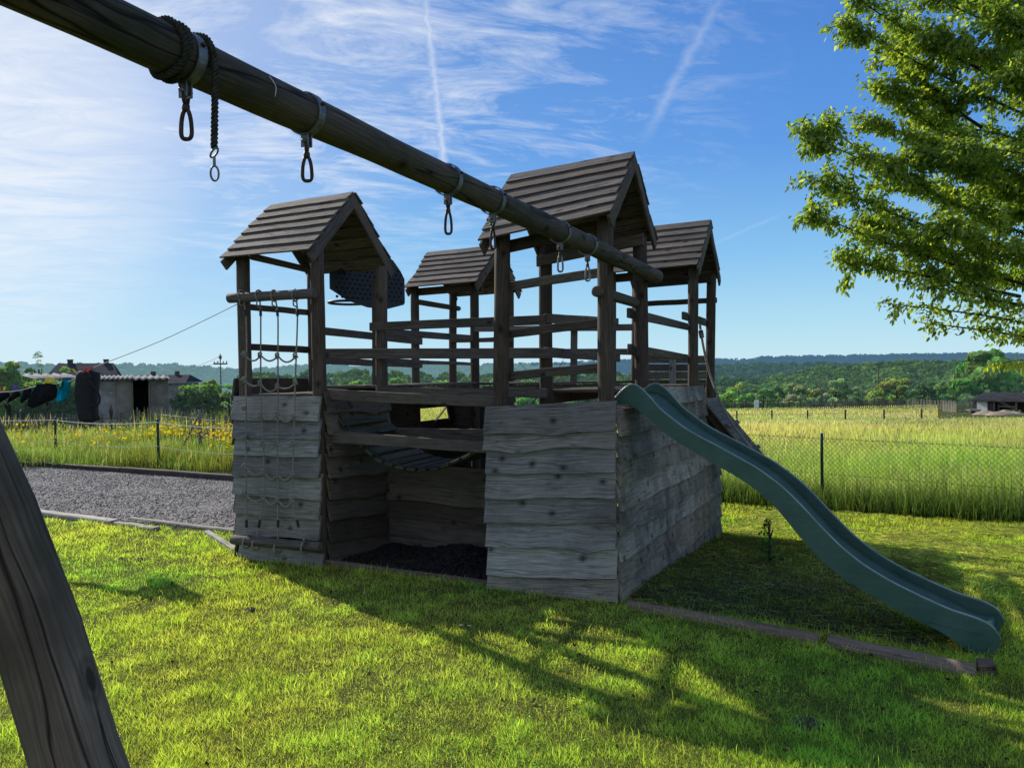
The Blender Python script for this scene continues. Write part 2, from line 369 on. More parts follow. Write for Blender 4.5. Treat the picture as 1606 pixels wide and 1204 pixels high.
def trail(pa, pb, wid, amt, src):
    a, b = ray(*pa).normalized(), ray(*pb).normalized()
    n = a.cross(b).normalized(); mid = (a + b).normalized(); t = n.cross(mid).normalized(); half = abs(a.dot(t))
    def dot(v):
        q = nt.nodes.new('ShaderNodeVectorMath'); q.operation = 'DOT_PRODUCT'; nt.links.new(dirv, q.inputs[0]); q.inputs[1].default_value = tuple(v); return q.outputs['Value']
    wob = mth(nt, 'MULTIPLY', mth(nt, 'SUBTRACT', fine, .5), wid * 1.6)
    d = mth(nt, 'ABSOLUTE', mth(nt, 'ADD', dot(n), wob))
    m = mth(nt, 'SUBTRACT', 1.0, mth(nt, 'DIVIDE', d, wid), clamp=True)
    al = mth(nt, 'DIVIDE', mth(nt, 'ABSOLUTE', dot(t)), half)
    fade = ramp(nt, al, [(.55, 1), (1.0, 0)])
    fwd = mth(nt, 'GREATER_THAN', dot(mid), .5)
    r = mth(nt, 'MULTIPLY', mth(nt, 'MULTIPLY', m, fade), mth(nt, 'MULTIPLY', fwd, mth(nt, 'MULTIPLY', ramp(nt, det, [(.25, .3), (.6, 1)]), amt)))
    return mth(nt, 'MAXIMUM', src, r)
cl = trail((660, -60), (706, 330), .008, .75, cl)
cl = trail((1150, -40), (1005, 230), .010, .30, cl)
cl = trail((-20, 150), (235, 370), .005, .5, cl)
cl = trail((60, 340), (420, 400), .006, .35, cl)
cl = trail((1090, 395), (1240, 330), .003, .12, cl)
cmix = mixc(nt, mth(nt, 'MULTIPLY', cl, .8), skyb, (9.0, 9.4, 9.8))
glow = ramp(nt, sd.outputs['Value'], [(.80, 0), (.99, 1)])
cmix = mixc(nt, mth(nt, 'MULTIPLY', glow, .33), cmix, (10.5, 10.6, 10.6))
# a bank of added cloud, unseen behind the camera, fills the shade with neutral light
bd = nt.nodes.new('ShaderNodeVectorMath'); bd.operation = 'DOT_PRODUCT'; nt.links.new(dirv, bd.inputs[0]); bd.inputs[1].default_value = (.55, -.84, 0)
fill_bank = mth(nt, 'MULTIPLY', ramp(nt, bd.outputs['Value'], [(.05, 0), (.45, 1)]), ramp(nt, big, [(.30, .45), (.6, 1)]))
cmix = mixc(nt, mth(nt, 'MULTIPLY', fill_bank, .50), cmix, (7.6, 7.4, 7.1))
bg = nt.nodes.new('ShaderNodeBackground'); bg.inputs[1].default_value = .10
nt.links.new(cmix, bg.inputs[0])
ow = nt.nodes.new('ShaderNodeOutputWorld'); nt.links.new(bg.outputs[0], ow.inputs[0])
sl = bpy.data.lights.new('sun', 'SUN'); sl.energy = 5.0; sl.angle = R(.5); sl.color = (1, .93, .82)
so = bpy.data.objects.new('sun', sl); col.objects.link(so)
so.rotation_euler = V((SUN_H.x * math.cos(SUN_EL), SUN_H.y * math.cos(SUN_EL), math.sin(SUN_EL))).to_track_quat('Z', 'Y').to_euler()
scn.view_settings.view_transform = 'Standard'; scn.view_settings.look = 'None'; scn.view_settings.exposure = 0
scn.cycles.max_bounces = 6; scn.cycles.diffuse_bounces = 3; scn.cycles.transmission_bounces = 3; scn.cycles.transparent_max_bounces = 4
scn.cycles.use_denoising = True; scn.cycles.caustics_reflective = False; scn.cycles.caustics_refractive = False

# ------------------------------------------------------------------ ground
ang = np.radians(np.concatenate([np.arange(-180, -70, 10), np.arange(-70, 71, 1.0), np.arange(80, 180, 10)]))
rad = np.concatenate([[.05], np.geomspace(.6, 5200, 150)])
A_, R_ = np.meshgrid(ang, rad, indexing='ij')
dxy = R_[..., None] * (np.cos(A_)[..., None] * np.array(FW0[:2]) + np.sin(A_)[..., None] * np.array(RT0[:2]))
GX, GY = dxy[..., 0] + CAM.x, dxy[..., 1] + CAM.y
GZ = hz_np(GX, GY)
GZ = GZ + np.where(R_ > 30, np.sin(GX * .07) * np.cos(GY * .06) * .0, 0)
na, nr = A_.shape
ii, jj = np.meshgrid(np.arange(na), np.arange(nr - 1), indexing='ij'); i2 = (ii + 1) % na
gf = np.stack([ii * nr + jj, ii * nr + jj + 1, i2 * nr + jj + 1, i2 * nr + jj], -1).reshape(-1, 4)[:, ::-1]
def ground_mat():
    m, nt, nd, lk = newmat('grassy_ground')
    ob = N(nt, 'ShaderNodeTexCoord').outputs['Object']
    n1 = noise(nt, ob, .9, 5, .6); n2 = noise(nt, ob, 22, 4, .7); n3 = noise(nt, ob, .035, 4, .6)
    c = ramp(nt, n2, [(.3, (.022, .030, .007)), (.55, (.055, .072, .014)), (.75, (.11, .115, .03))])
    c = mixc(nt, ramp(nt, n1, [(.45, 0), (.7, .6)]), c, (.085, .075, .035))
    c = mixc(nt, ramp(nt, n3, [(.4, 0), (.65, .5)]), c, (.13, .15, .04))
    p = N(nt, 'ShaderNodeBsdfPrincipled', Roughness=.95); p.inputs['Specular IOR Level'].default_value = .05
    lk.new(c, p.inputs['Base Color']); lk.new(bump(nt, n2, .8, .03), p.inputs['Normal']); finish(nt, p.outputs[0]); return m
g_ = polymesh('ground', np.stack([GX, GY, GZ], -1).reshape(-1, 3), gf, ground_mat(), smooth=True); tag(g_, kind='structure')
def sheet(name, poly, dz, mat, nx=30, ny=20, mound=None):
    P = [V(p) for p in poly]; vs = []
    for i in range(nx + 1):
        for j in range(ny + 1):
            u, v = i / nx, j / ny; p = P[0].lerp(P[1], u).lerp(P[3].lerp(P[2], u), v)
            z = hz(p.x, p.y) + dz + (mound(p.x, p.y) if mound else 0); vs.append((p.x, p.y, z))
    f = [(i * (ny + 1) + j, (i + 1) * (ny + 1) + j, (i + 1) * (ny + 1) + j + 1, i * (ny + 1) + j + 1) for i in range(nx) for j in range(ny)]
    o = polymesh(name, vs, np.array(f), mat, smooth=True); return o
def gravel_mat():
    m, nt, nd, lk = newmat('slate_gravel')
    ob = N(nt, 'ShaderNodeTexCoord').outputs['Object']
    vo = nt.nodes.new('ShaderNodeTexVoronoi'); vo.inputs['Scale'].default_value = 42; lk.new(ob, vo.inputs['Vector'])
    vo2 = nt.nodes.new('ShaderNodeTexVoronoi'); vo2.inputs['Scale'].default_value = 90; lk.new(ob, vo2.inputs['Vector'])
    n1 = noise(nt, ob, 2.2, 5, .6)
    c = ramp(nt, N(nt, 'ShaderNodeSeparateColor').outputs[0], [(0, 0), (1, 1)])
    sc = nt.nodes.new('ShaderNodeSeparateColor'); lk.new(vo.outputs['Color'], sc.inputs[0])
    c = ramp(nt, sc.outputs[0], [(0, (.09, .08, .072)), (.6, (.26, .235, .21)), (1, (.50, .46, .40))])
    c = mixc(nt, ramp(nt, n1, [(.4, 0), (.7, .5)]), c, (.14, .125, .105))
    p = N(nt, 'ShaderNodeBsdfPrincipled', Roughness=.85); lk.new(c, p.inputs['Base Color'])
    h = mth(nt, 'ADD', vo.outputs['Distance'], mth(nt, 'MULTIPLY', vo2.outputs['Distance'], .5))
    lk.new(bump(nt, h, 1.0, .03), p.inputs['Normal']); finish(nt, p.outputs[0]); return m
GV = [(-17, -.2), (-.12, 1.02), (-.12, 5.25), (-17, 3.4)]
def in_gravel(x, y): return (x < -.1) & (y > 1.02 + (x + .12) * .0723 - .12) & (y < 5.25 + (x + .12) * .1096 + .12)
tag(sheet('gravel_court', [(*p, 0) for p in GV], .012, gravel_mat(), 40, 16, lambda x, y: .012 * mnoise.noise(V((x * 1.3, y * 1.3, 0)))), kind='structure')
tag(sheet('mulch_bed', [(.99, -.02, 0), (2.80, -.02, 0), (2.80, .97, 0), (.99, .97, 0)], .02, M['mulch'], 24, 16,
          lambda x, y: .05 * mnoise.noise(V((x * 2.1, y * 2.1, 3))) + .10 * math.exp(-((x - 2.0) ** 2 / .12 + (y - .85) ** 2 / .12)) - .02), kind='structure')
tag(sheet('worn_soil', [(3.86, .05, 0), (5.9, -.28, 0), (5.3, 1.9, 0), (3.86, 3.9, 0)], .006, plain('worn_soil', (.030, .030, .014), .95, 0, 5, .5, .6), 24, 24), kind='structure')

# ------------------------------------------------------------------ hills and the woods on them
def hill(name, ridge, Dr, Df, zf, crown, n, cols, lean, quads=26, jag=0, mat='foliage', leaf=.34, forest='forest', base=(.03, .05, .025), slab=40):
    xs = np.array([p[0] for p in ridge], float); ys = np.array([p[1] for p in ridge], float)
    def ptop(x): return far(x, float(np.interp(x, xs, ys)), Dr)
    NXX, NV = 120, 16; vs = []
    def surf(x, v):                       # v 0 ridge .. 1 foot
        t = ptop(x); f = CAM + (FW0 + RT0 * ((x - 803) / F_PX)) * (Df * (1 + .12 * mnoise.noise(V((x * .008, 0, Dr)))))
        e = v ** .85; p = t.lerp(V((f.x, f.y, zf)), v); p.z = t.z + (zf - t.z) * e
        p.z += (t.z - zf) * .16 * mnoise.noise(V((x * .012, v * 2.2, Dr * .01))) * (1 - (2 * v - 1) ** 2)
        return p
    for i in range(NXX + 1):
        x = xs[0] + (xs[-1] - xs[0]) * i / NXX
        for j in range(NV + 1):
            p = surf(x, j / NV); p.z -= crown * (.6 if Dr < 1000 else .12); vs.append(tuple(p))
    f = [(i * (NV + 1) + j, i * (NV + 1) + j + 1, (i + 1) * (NV + 1) + j + 1, (i + 1) * (NV + 1) + j) for i in range(NXX) for j in range(NV)]
    o = polymesh(name, vs, np.array(f), M[mat], np.tile(np.mean(np.array(cols), 0) * .8, (len(vs), 1)), smooth=True); tag(o, kind='structure')
    C, S, T = [], [], []
    for _ in range(n):
        x = random.uniform(xs[0], xs[-1]); v = random.random() ** 1.5
        p = surf(x, v); s = crown * random.uniform(.6, 1.3) * (1 + jag * random.random())
        C.append((p.x, p.y, p.z + s * .05)); S.append(s); T.append(cols[random.randrange(len(cols))])
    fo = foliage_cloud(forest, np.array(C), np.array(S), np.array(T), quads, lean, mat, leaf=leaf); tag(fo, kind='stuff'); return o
def foliage_cloud(name, C, S, T, quads, zs=.8, mat='foliage', parent=None, leaf=.34):
    n = len(C); k = n * quads
    c = np.repeat(C, quads, 0); s = np.repeat(S, quads); t = np.repeat(T, quads, 0)
    d = RNG.normal(size=(k, 3)); d /= np.linalg.norm(d, axis=1, keepdims=True); d[:, 2] = np.abs(d[:, 2]) * 1.1 - .25
    r = (.55 + .45 * RNG.random(k) ** .5) * s * .5
    pos = c + d * r[:, None] * np.array([1, 1, zs])
    nrm = d + RNG.normal(size=(k, 3)) * .55; nrm /= np.linalg.norm(nrm, axis=1, keepdims=True)
    a = np.cross(nrm, RNG.normal(size=(k, 3))); a /= np.linalg.norm(a, axis=1, keepdims=True); b = np.cross(nrm, a)
    sz = (s * leaf * (.5 + RNG.random(k)))[:, None] * .5
    ar = (.55 + .5 * RNG.random(k))[:, None]
    vs = np.stack([pos - a * sz - b * sz * ar, pos + a * sz * .9 - b * sz * ar * .7, pos + a * sz + b * sz * ar, pos - a * sz * .8 + b * sz * ar * .9], 1).reshape(-1, 3)
    f = np.arange(k * 4).reshape(-1, 4)
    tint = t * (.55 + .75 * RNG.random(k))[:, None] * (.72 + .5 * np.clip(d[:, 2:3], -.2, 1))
    return polymesh(name, vs, f, M[mat], np.repeat(tint, 4, 0), parent)
FARG = [(.040, .075, .075), (.045, .085, .080), (.050, .090, .075), (.036, .066, .075)]
MIDG = [(.040, .085, .040), (.052, .105, .045), (.034, .074, .040), (.060, .115, .045)]
NEARG = [(.045, .092, .026), (.062, .115, .030), (.036, .078, .026), (.075, .125, .034)]
hill('far_hill_right', [(760, 571), (900, 568), (1000, 563), (1120, 563), (1178, 564), (1190, 560), (1280, 558), (1350, 557), (1450, 555), (1606, 554), (1800, 552)], 2600, 1500, -40, 13, 5600, [(.035, .062, .070), (.042, .075, .075)], .55, 20, mat='wood_far', leaf=.24, forest='far_forest', base=(.03, .05, .06))  # bluish leaf colours paint in the haze of distance
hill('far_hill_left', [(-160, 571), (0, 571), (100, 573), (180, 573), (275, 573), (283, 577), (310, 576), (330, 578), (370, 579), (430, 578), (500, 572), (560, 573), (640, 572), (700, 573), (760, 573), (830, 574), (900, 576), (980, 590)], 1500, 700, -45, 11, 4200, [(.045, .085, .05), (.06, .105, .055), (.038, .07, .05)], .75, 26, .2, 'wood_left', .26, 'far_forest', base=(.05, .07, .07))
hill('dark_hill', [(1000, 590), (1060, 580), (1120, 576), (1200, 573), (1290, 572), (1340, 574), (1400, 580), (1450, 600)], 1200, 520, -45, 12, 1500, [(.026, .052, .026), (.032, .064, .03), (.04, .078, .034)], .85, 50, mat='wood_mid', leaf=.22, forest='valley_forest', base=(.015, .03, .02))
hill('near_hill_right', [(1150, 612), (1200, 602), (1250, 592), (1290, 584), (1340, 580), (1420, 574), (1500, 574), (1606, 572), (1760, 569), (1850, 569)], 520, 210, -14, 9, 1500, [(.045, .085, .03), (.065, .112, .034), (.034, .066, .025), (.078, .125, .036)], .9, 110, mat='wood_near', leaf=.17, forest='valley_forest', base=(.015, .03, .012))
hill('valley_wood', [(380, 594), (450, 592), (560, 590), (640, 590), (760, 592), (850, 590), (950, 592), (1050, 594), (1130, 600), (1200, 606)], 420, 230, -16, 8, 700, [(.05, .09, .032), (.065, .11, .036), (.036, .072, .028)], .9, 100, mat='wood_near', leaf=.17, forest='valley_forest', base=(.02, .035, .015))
# ------------------------------------------------------------------ the wooden playhouse
TW, TD, SX, SY = .9248, .9881, 2.7999, 3.1378
XR = SX + TW
house = thing('wooden_playhouse', (XR / 2, (SY + TD) / 2, 0), 'weathered wooden playhouse of four little roofed towers joined by railed walkways', 'playhouse')
# ---- posts (tower, corner): axis through two photo heights, on the corner's plane
PX = {('A', 0): ((381, 408), (385.7, 620)), ('A', 1): ((497.2, 405), (501.5, 620)), ('A', 2): ((490.7, 430), (493, 600)), ('A', 3): ((598.3, 470), (598.9, 600)),
      ('B', 0): ((788, 398), (785.3, 620)), ('B', 1): ((948.7, 350), (951, 630)), ('B', 2): ((855.3, 400), (856.5, 620)), ('B', 3): ((1004, 420), (1006.8, 590)),
      ('C', 0): ((650.3, 460), (652, 590)), ('C', 1): ((743.8, 460), (745, 590)), ('C', 2): ((710.5, 470), (710, 590)), ('C', 3): ((799.5, 480), (799.5, 585)),
      ('D', 0): ((958.5, 450), (958.5, 590)), ('D', 1): ((1087.4, 430), (1086.8, 600)), ('D', 2): ((998.5, 450), (996, 600)), ('D', 3): ((1116, 440), (1113.5, 600))}
T0 = {'A': (0, 0), 'B': (SX, 0), 'C': (0, SY), 'D': (SX, SY)}
for (t, k), (p1, p2) in PX.items():
    Y = T0[t][1] + (k >> 1) * TD
    a, b = on(p1[0], p1[1], 1, Y), on(p2[0], p2[1], 1, Y)
    d = (a - b) / (a.z - b.z)
    zt = 2.96 if k < 2 or t != 'A' else 2.9
    top = b + d * (zt - b.z); gz = hz(b.x, Y) - .1
    bot = b + d * (gz - b.z)
    mb = MB(); mb.log([bot, top], .063 if t in 'AB' else .058, 16, 10, .05)
    mb.build('post', M['post'], house)
# ---- roofs: eave and ridge corners measured, back slope mirrored
RF = {'A': dict(rl=(425, 323), rr=(555.5, 303), el=(347, 407), er=(485, 394)),
      'B': dict(rl=(802, 276), rr=(996, 240), el=(752, 380), er=(957, 335)),
      'C': dict(rl=(672.5, 397), el=(636, 453), er=(747, 443.5)),
      'D': dict(rr=(1115, 346), er=(1096, 417))}
for t, r in RF.items():
    X0, Y0 = T0[t]; ye, yr, yb = Y0 - .187, Y0 + TD / 2, Y0 + TD + .187
    f = {}
    for k, y in (('rl', yr), ('rr', yr), ('el', ye), ('er', ye)):
        if k in r: f[k] = on(r[k][0], r[k][1], 1, y)
    if 'rr' not in f: f['rr'] = V((f['er'].x, yr, f['rl'].z + .01))
    if 'el' not in f: f['el'] = V((X0 - .1, ye, f['er'].z - .02))
    if 'rl' not in f: f['rl'] = V((X0 - .1, yr, f['rr'].z - .02))
    roof = thing('roof', (X0 + TW / 2, yr, 2.9), None, None); roof.name = 'roof'; setpar(roof, house)
    for side in (0, 1):
        el, er = f['el'].copy(), f['er'].copy()
        if side: el.y = yb; er.y = yb
        rl, rr = f['rl'].copy(), f['rr'].copy()
        dn_l, dn_r = el - rl, er - rr
        nrm = (rr - rl).cross(dn_l).normalized()
        if nrm.z < 0: nrm = -nrm
        nb = 7; mb = MB(); lin = MB()
        for i in range(nb):
            a0, a1 = max(0, i / nb - .02), (i + 1) / nb + .012
            j0, j1 = random.uniform(-.02, .02), random.uniform(-.016, .016)
            ax = (rr - rl).normalized()
            pl0, pl1 = rl + dn_l * a0 + ax * j0, rl + dn_l * a1 + ax * j0
            pr0, pr1 = rr + dn_r * a0 + ax * j1, rr + dn_r * a1 + ax * j1
            th, lift = nrm * .016, nrm * .020
            mb.prism([pl0 + nrm * .001, pl1 + lift, pl1 + lift + th, pl0 + nrm * .001 + th], [pr0 + nrm * .001, pr1 + lift, pr1 + lift + th, pr0 + nrm * .001 + th], seg=9, warp=.011)
        mb.build('roof_boards', M['roof'], roof)
        # rafters at both gables and a ridge/wall plate carry the boards
        for L0, dn, nm, sgn in ((rl, dn_l, 'left', 1), (rr, dn_r, 'right', -1)):
            b = MB(); axv = (rr - rl).normalized()
            c0 = L0 + axv * (.012 * sgn) - nrm * .055; c1 = c0 + dn * 1.03
            mid = nrm * .105
            b.prism([c0 - mid / 2 - axv * .012, c0 + mid / 2 - axv * .012, c0 + mid / 2 + axv * .012, c0 - mid / 2 + axv * .012],
                    [c1 - mid / 2 - axv * .012, c1 + mid / 2 - axv * .012, c1 + mid / 2 + axv * .012, c1 - mid / 2 + axv * .012])
            b.build('barge_board', M['rail'], roof, bevel=.003)
    # wall plates on the posts along the eaves
    for y in (Y0 + .02, Y0 + TD - .02):
        if t in 'AC' and y > Y0 + .5: continue
        if t == 'A': continue
        b = MB(); z = f['el'].z - .02; z2 = f['er'].z - .02
        b.board((X0 - .05, y + (.06 if y < Y0 + .5 else -.06), z), (X0 + TW + .05, y + (.06 if y < Y0 + .5 else -.06), z2), (0, 0, .10), (0, .035, 0)); b.build('wall_plate', M['post'], house, bevel=.003)

# ---- rails: the four photo corners of each board lie on one upright plane of the frame
def rail(ax, v, x1, t1, b1, x2, t2, b2, th=.035, name='rail', mat='rail', ext1=0, ext2=0):
    P = [on(x1, t1, ax, v), on(x1, b1, ax, v), on(x2, t2, ax, v), on(x2, b2, ax, v)]
    e1 = (P[0] - P[2]).normalized() * ext1; e2 = (P[2] - P[0]).normalized() * ext2
    d = V((0, 0, 0)); d[ax] = th
    mb = MB()
    mb.prism([P[1] + e1, P[0] + e1, P[0] + d + e1, P[1] + d + e1], [P[3] + e2, P[2] + e2, P[2] + d + e2, P[3] + d + e2], seg=8, warp=.006)
    return mb.build(name, M[mat], house, bevel=.004)
def pole(a, b, r=.04, mat='rail', name='pole'):
    mb = MB(); mb.log([a, b], r, 14, 8, .04); return mb.build(name, M[mat], house)
# tower A left side
rail(0, .0, 391, 476, 485.5, 489, 485.6, 494.5, -.03)
rail(0, .0, 393, 538.6, 549, 491, 543.6, 554, -.03)
pole(on(394, 402, 0, .02), on(491, 425, 0, .02), .035)
# courtyard beams between A and B
rail(1, .03, 507, 610, 626.6, 777, 622, 638.6, .045, 'beam')
rail(1, .03, 507, 675.3, 693.5, 777, 694.6, 711, .045, 'beam')
rail(1, TD - .1, 582, 506, 519, 857, 494, 509, -.035)
rail(1, TD - .1, 508, 547, 563, 864, 545.5, 562, -.035)
rail(1, TD - .1, 600, 607, 619, 860, 609, 624, -.04, 'beam')
rail(1, TD - .1, 600, 670, 681, 790, 673, 694, -.04, 'beam')
# left walkway A to C
rail(0, .05, 488, 510.5, 523, 663, 530.5, 540.5, -.03)
rail(0, .05, 488, 556, 570, 663, 570.5, 577, -.03)
rail(0, TW + .0, 596, 514, 526, 742, 525.5, 534.5, -.03)
rail(0, TW + .0, 598, 561, 569, 742, 568.5, 573, -.03)
# tower B front
rail(1, .06, 790, 443, 456.5, 945, 419, 434, .03)
rail(1, .06, 790, 518, 531, 945, 498.5, 513, .03)
rail(1, .06, 790, 583, 596, 945, 569, 584, .03)
# B to D inner side
rail(0, SX + .06, 858, 491.5, 506.5, 970.5, 499, 510.5, -.035)
rail(0, SX + .06, 858, 544, 560, 973, 554.5, 567.5, -.035)
# C to D
rail(1, SY - .02, 742, 512.6, 520.6, 997, 508, 518.5, -.03)
rail(1, SY - .02, 742, 546.5, 553, 999, 547, 557, -.03)
rail(1, SY + TD - .06, 706, 531.5, 537.5, 806, 528, 536, -.03)
mb = MB(); mb.prism([on(895, 519, 1, SY + .02), on(906, 519, 1, SY + .02), on(906, 519, 1, SY + .06), on(895, 519, 1, SY + .06)],
                    [on(894, 600, 1, SY + .02), on(905, 600, 1, SY + .02), on(905, 600, 1, SY + .06), on(894, 600, 1, SY + .06)]); mb.build('baluster', M['rail'], house)
# right side of the frame
rail(0, XR - .085, 988.5, 482.5, 498, 1083, 508, 518, -.035)
rail(0, XR - .085, 989.5, 539, 555, 1080, 556, 565.5, -.035)
rail(0, XR - .085, 1073.5, 488.5, 500.5, 1112, 501, 512, -.035)
pole(on(935, 456.5, 1, -.13), V((on(935, 456.5, 1, -.13).x, TD + .02, on(1000, 477, 0, XR - .06).z)), .043)
pole(on(652, 473, 0, -.0), on(720, 484, 0, -.0), .038)
rail(1, SY + TD + .06, 1000, 472.8, 480.8, 1124, 466.3, 474.6, .035)
rail(1, SY + TD - .02, 1000, 436, 447, 1112, 428.5, 439, .03, 'wall_plate', 'post')
# back boarding of tower D
mb = MB()
for ya, yb_ in ((557.5, 569.3), (571, 581.6), (583, 594.2), (595.6, 606)):
    P = [on(1000, yb_, 1, SY + TD - .08), on(1000, ya, 1, SY + TD - .08), on(1107, ya, 1, SY + TD - .08), on(1107, yb_, 1, SY + TD - .08)]
    d = V((0, .022, 0)); mb.prism([P[0], P[1], P[1] + d, P[0] + d], [P[3], P[2], P[2] + d, P[3] + d], seg=4, warp=.003)
mb.build('plank_wall', M['rail'], house, bevel=.002)
mb = MB(); mb.prism([on(1049, 563, 1, SY + TD - .105), on(1060.5, 563, 1, SY + TD - .105), on(1060.5, 563, 1, SY + TD - .083), on(1049, 563, 1, SY + TD - .083)],
                    [on(1049, 604, 1, SY + TD - .105), on(1060.5, 604, 1, SY + TD - .105), on(1060.5, 604, 1, SY + TD - .083), on(1049, 604, 1, SY + TD - .083)]); mb.build('batten', M['plank'], house)

# ---- decks and walkways
def deck(x0, x1, y0, y1, z, along='x', name='deck'):
    mb = MB(); n = max(3, int(((y1 - y0) if along == 'x' else (x1 - x0)) / .12))
    for i in range(n):
        j = random.uniform(-.015, .015)
        if along == 'x':
            a, b = y0 + (y1 - y0) * i / n, y0 + (y1 - y0) * (i + 1) / n - .006; mb.box((x0 + j, a, z - .028), (x1 + j, b, z + random.uniform(-.003, .003)))
        else:
            a, b = x0 + (x1 - x0) * i / n, x0 + (x1 - x0) * (i + 1) / n - .006; mb.box((a, y0 + j, z - .028), (b, y1 + j, z + random.uniform(-.003, .003)))
    return mb.build(name, M['rail'], house, bevel=.003)
deck(.0, TW, .0, TD, 1.60); deck(SX + .0, XR, .07, TD, 1.47)
deck(.0, TW + .03, TD + .05, SY - .05, 1.655, 'x', 'walkway'); deck(.0, TW, SY, SY + TD, 1.645)
deck(TW + .05, SX - .03, SY + .02, SY + TD - .12, 1.645, 'y', 'walkway'); deck(SX, XR - .02, SY, SY + TD - .1, 1.60)
deck(SX - .02, XR - .12, TD + .05, SY - .05, 1.60, 'x', 'walkway')
for y0, y1, x in ((TD + .05, SY - .05, TW - .01), (TD + .05, SY - .05, SX + .02), (TD + .05, SY - .05, .06)):
    mb = MB(); mb.box((x - .02, y0, 1.47), (x + .02, y1, 1.575 if x > 1 else 1.62)); mb.build('joist', M['rail'], house, bevel=.003)
mb = MB(); mb.box((TW + .05, SY + .03, 1.47), (SX - .05, SY + .07, 1.60)); mb.build('joist', M['rail'], house, bevel=.003)
mb = MB(); mb.box((TW + .05, SY + TD - .2, 1.47), (SX - .05, SY + TD - .16, 1.60)); mb.build('joist', M['rail'], house, bevel=.003)

# ---- lap-boarded walls with waney lower edges
def lap_wall(name, mat, o0, o1, rows, nrm, end_jit=.01, wav=.017, thick=.026, proud=.052, parent=house, segs=26, hole=None):
    """o0->o1: base line in plan (z ignored); rows: list of (z at o0, z at o1) from the top edge down; nrm: outward normal"""
    o0, o1 = V(o0), V(o1); nrm = V(nrm).normalized(); mb = MB(); dv = o1 - o0; L = dv.length; du = dv / L; under = []
    for i in range(len(rows) - 1):
        (ta, tb), (ba, bb) = rows[i], rows[i + 1]
        lap = .025 if i else 0
        sd = random.random() * 100; rnd = random.random(); u0 = random.random() * 20
        e0, e1 = random.uniform(-end_jit, end_jit), random.uniform(-end_jit, end_jit)
        spans = [(0.0, 1.0)]
        if hole and hole[2] < (ta + tb) / 2 - .02 and hole[3] > (ba + bb) / 2 + .02: spans = [(0.0, hole[0]), (hole[1], 1.0)]
        big = random.random() < .45; bp = random.uniform(.15, .85)
        for sa, sb in spans:
            base = len(mb.v); n = max(4, int(segs * (sb - sa)))
            for k in range(n + 1):
                q = sa + (sb - sa) * k / n
                p = o0 + du * (e0 + q * (L + e1 - e0))
                zt = ta + (tb - ta) * q + lap; zb = ba + (bb - ba) * q
                x = q * L
                wv = wav * (mnoise.noise(V((x * 2.2 + sd, sd, 0))) * 1.3 + .5 * mnoise.noise(V((x * 7 + sd, sd, 3))))
                if big: wv -= wav * 1.5 * math.exp(-((q - bp) / .11) ** 2)
                if k in (0, n): wv *= .6
                zb += wv
                f_in, f_out = .004, proud
                curl = .006 * mnoise.noise(V((x * 1.1 + sd, sd, 9)))
                top_b, top_f = p + nrm * (f_in - .006), p + nrm * (f_in + thick * .7)
                bot_b, bot_f = p + nrm * (f_out - .008 + curl), p + nrm * (f_out + thick * .6 + curl)
                mb.v += [V((top_b.x, top_b.y, zt)), V((top_f.x, top_f.y, zt)), V((bot_f.x, bot_f.y, zb)), V((bot_b.x, bot_b.y, zb + .003))]
            hgt = abs((ta + tb) / 2 - (ba + bb) / 2)
            for k in range(n):
                q = base + k * 4; u1, u2 = u0 + sa * L + (sb - sa) * L * k / n, u0 + sa * L + (sb - sa) * L * (k + 1) / n
                vs = [0, thick, thick + hgt, thick * 2 + hgt, thick * 2 + 2 * hgt]
                for i2 in range(4):
                    j2 = (i2 + 1) % 4
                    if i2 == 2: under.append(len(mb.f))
                    mb.face((q + i2, q + j2, q + 4 + j2, q + 4 + i2), [(u1, vs[i2]), (u1, vs[i2 + 1]), (u2, vs[i2 + 1]), (u2, vs[i2])], rnd)
            e = base + n * 4
            mb.face((base + 3, base + 2, base + 1, base), [(u0, 0), (u0 + .02, 0), (u0 + .02, .02), (u0, .02)], rnd); mb.face((e, e + 1, e + 2, e + 3), [(u0, 0), (u0 + .02, 0), (u0 + .02, .02), (u0, .02)], rnd)
    nf = len(mb.f)
    if name == 'front_wall':
        nb = mb
        for i in range(len(rows) - 1):
            for q in (.06, .93):
                q += random.uniform(-.02, .02); p = o0 + dv * q; z = rows[i][0] + (rows[i][1] - rows[i][0]) * q - random.uniform(.03, .05); c = V((p.x, p.y, z)) + nrm * (.030)
                nb.log([c, c + nrm * .008], .0045, 8, 1, 0, .001)
    o = mb.build(name, M[mat], parent)
    o.data.materials.append(M['metal']); o.data.materials.append(M['under'])      # steel nail heads, lower edges coloured dark to paint the shadow under each lap
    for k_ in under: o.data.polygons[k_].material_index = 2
    if len(mb.f) > nf:
        for p_ in o.data.polygons[nf:]: p_.material_index = 1
    return o
def zrows(xa, ysa, xb, ysb, ax, v): return [(on(xa, a, ax, v).z, on(xb, b, ax, v).z) for a, b in zip(ysa, ysb)]
yF = -.075
xl, xr_ = on(764, 700, 1, yF).x, on(968, 700, 1, yF).x
lap_wall('front_wall', 'plank', (xl, yF, 0), (xr_, yF, 0), zrows(763, [637.8, 680, 705, 741, 778, 818, 855, 898, 930], 967, [627.6, 673, 701, 740, 779, 819, 858, 904, 941], 1, yF), (0, -1, 0))
xl, xr_ = on(371, 700, 1, yF).x, on(505, 700, 1, yF).x
rowsA = zrows(369, [621, 657.5, 685, 711.6, 743, 773, 801, 834], 504, [621.5, 660, 687, 716, 747, 782, 812, 845], 1, yF)
lap_wall('front_wall', 'plank', (xl, yF, 0), (xr_, yF, 0), rowsA, (0, -1, 0), .014, .008, proud=.05)
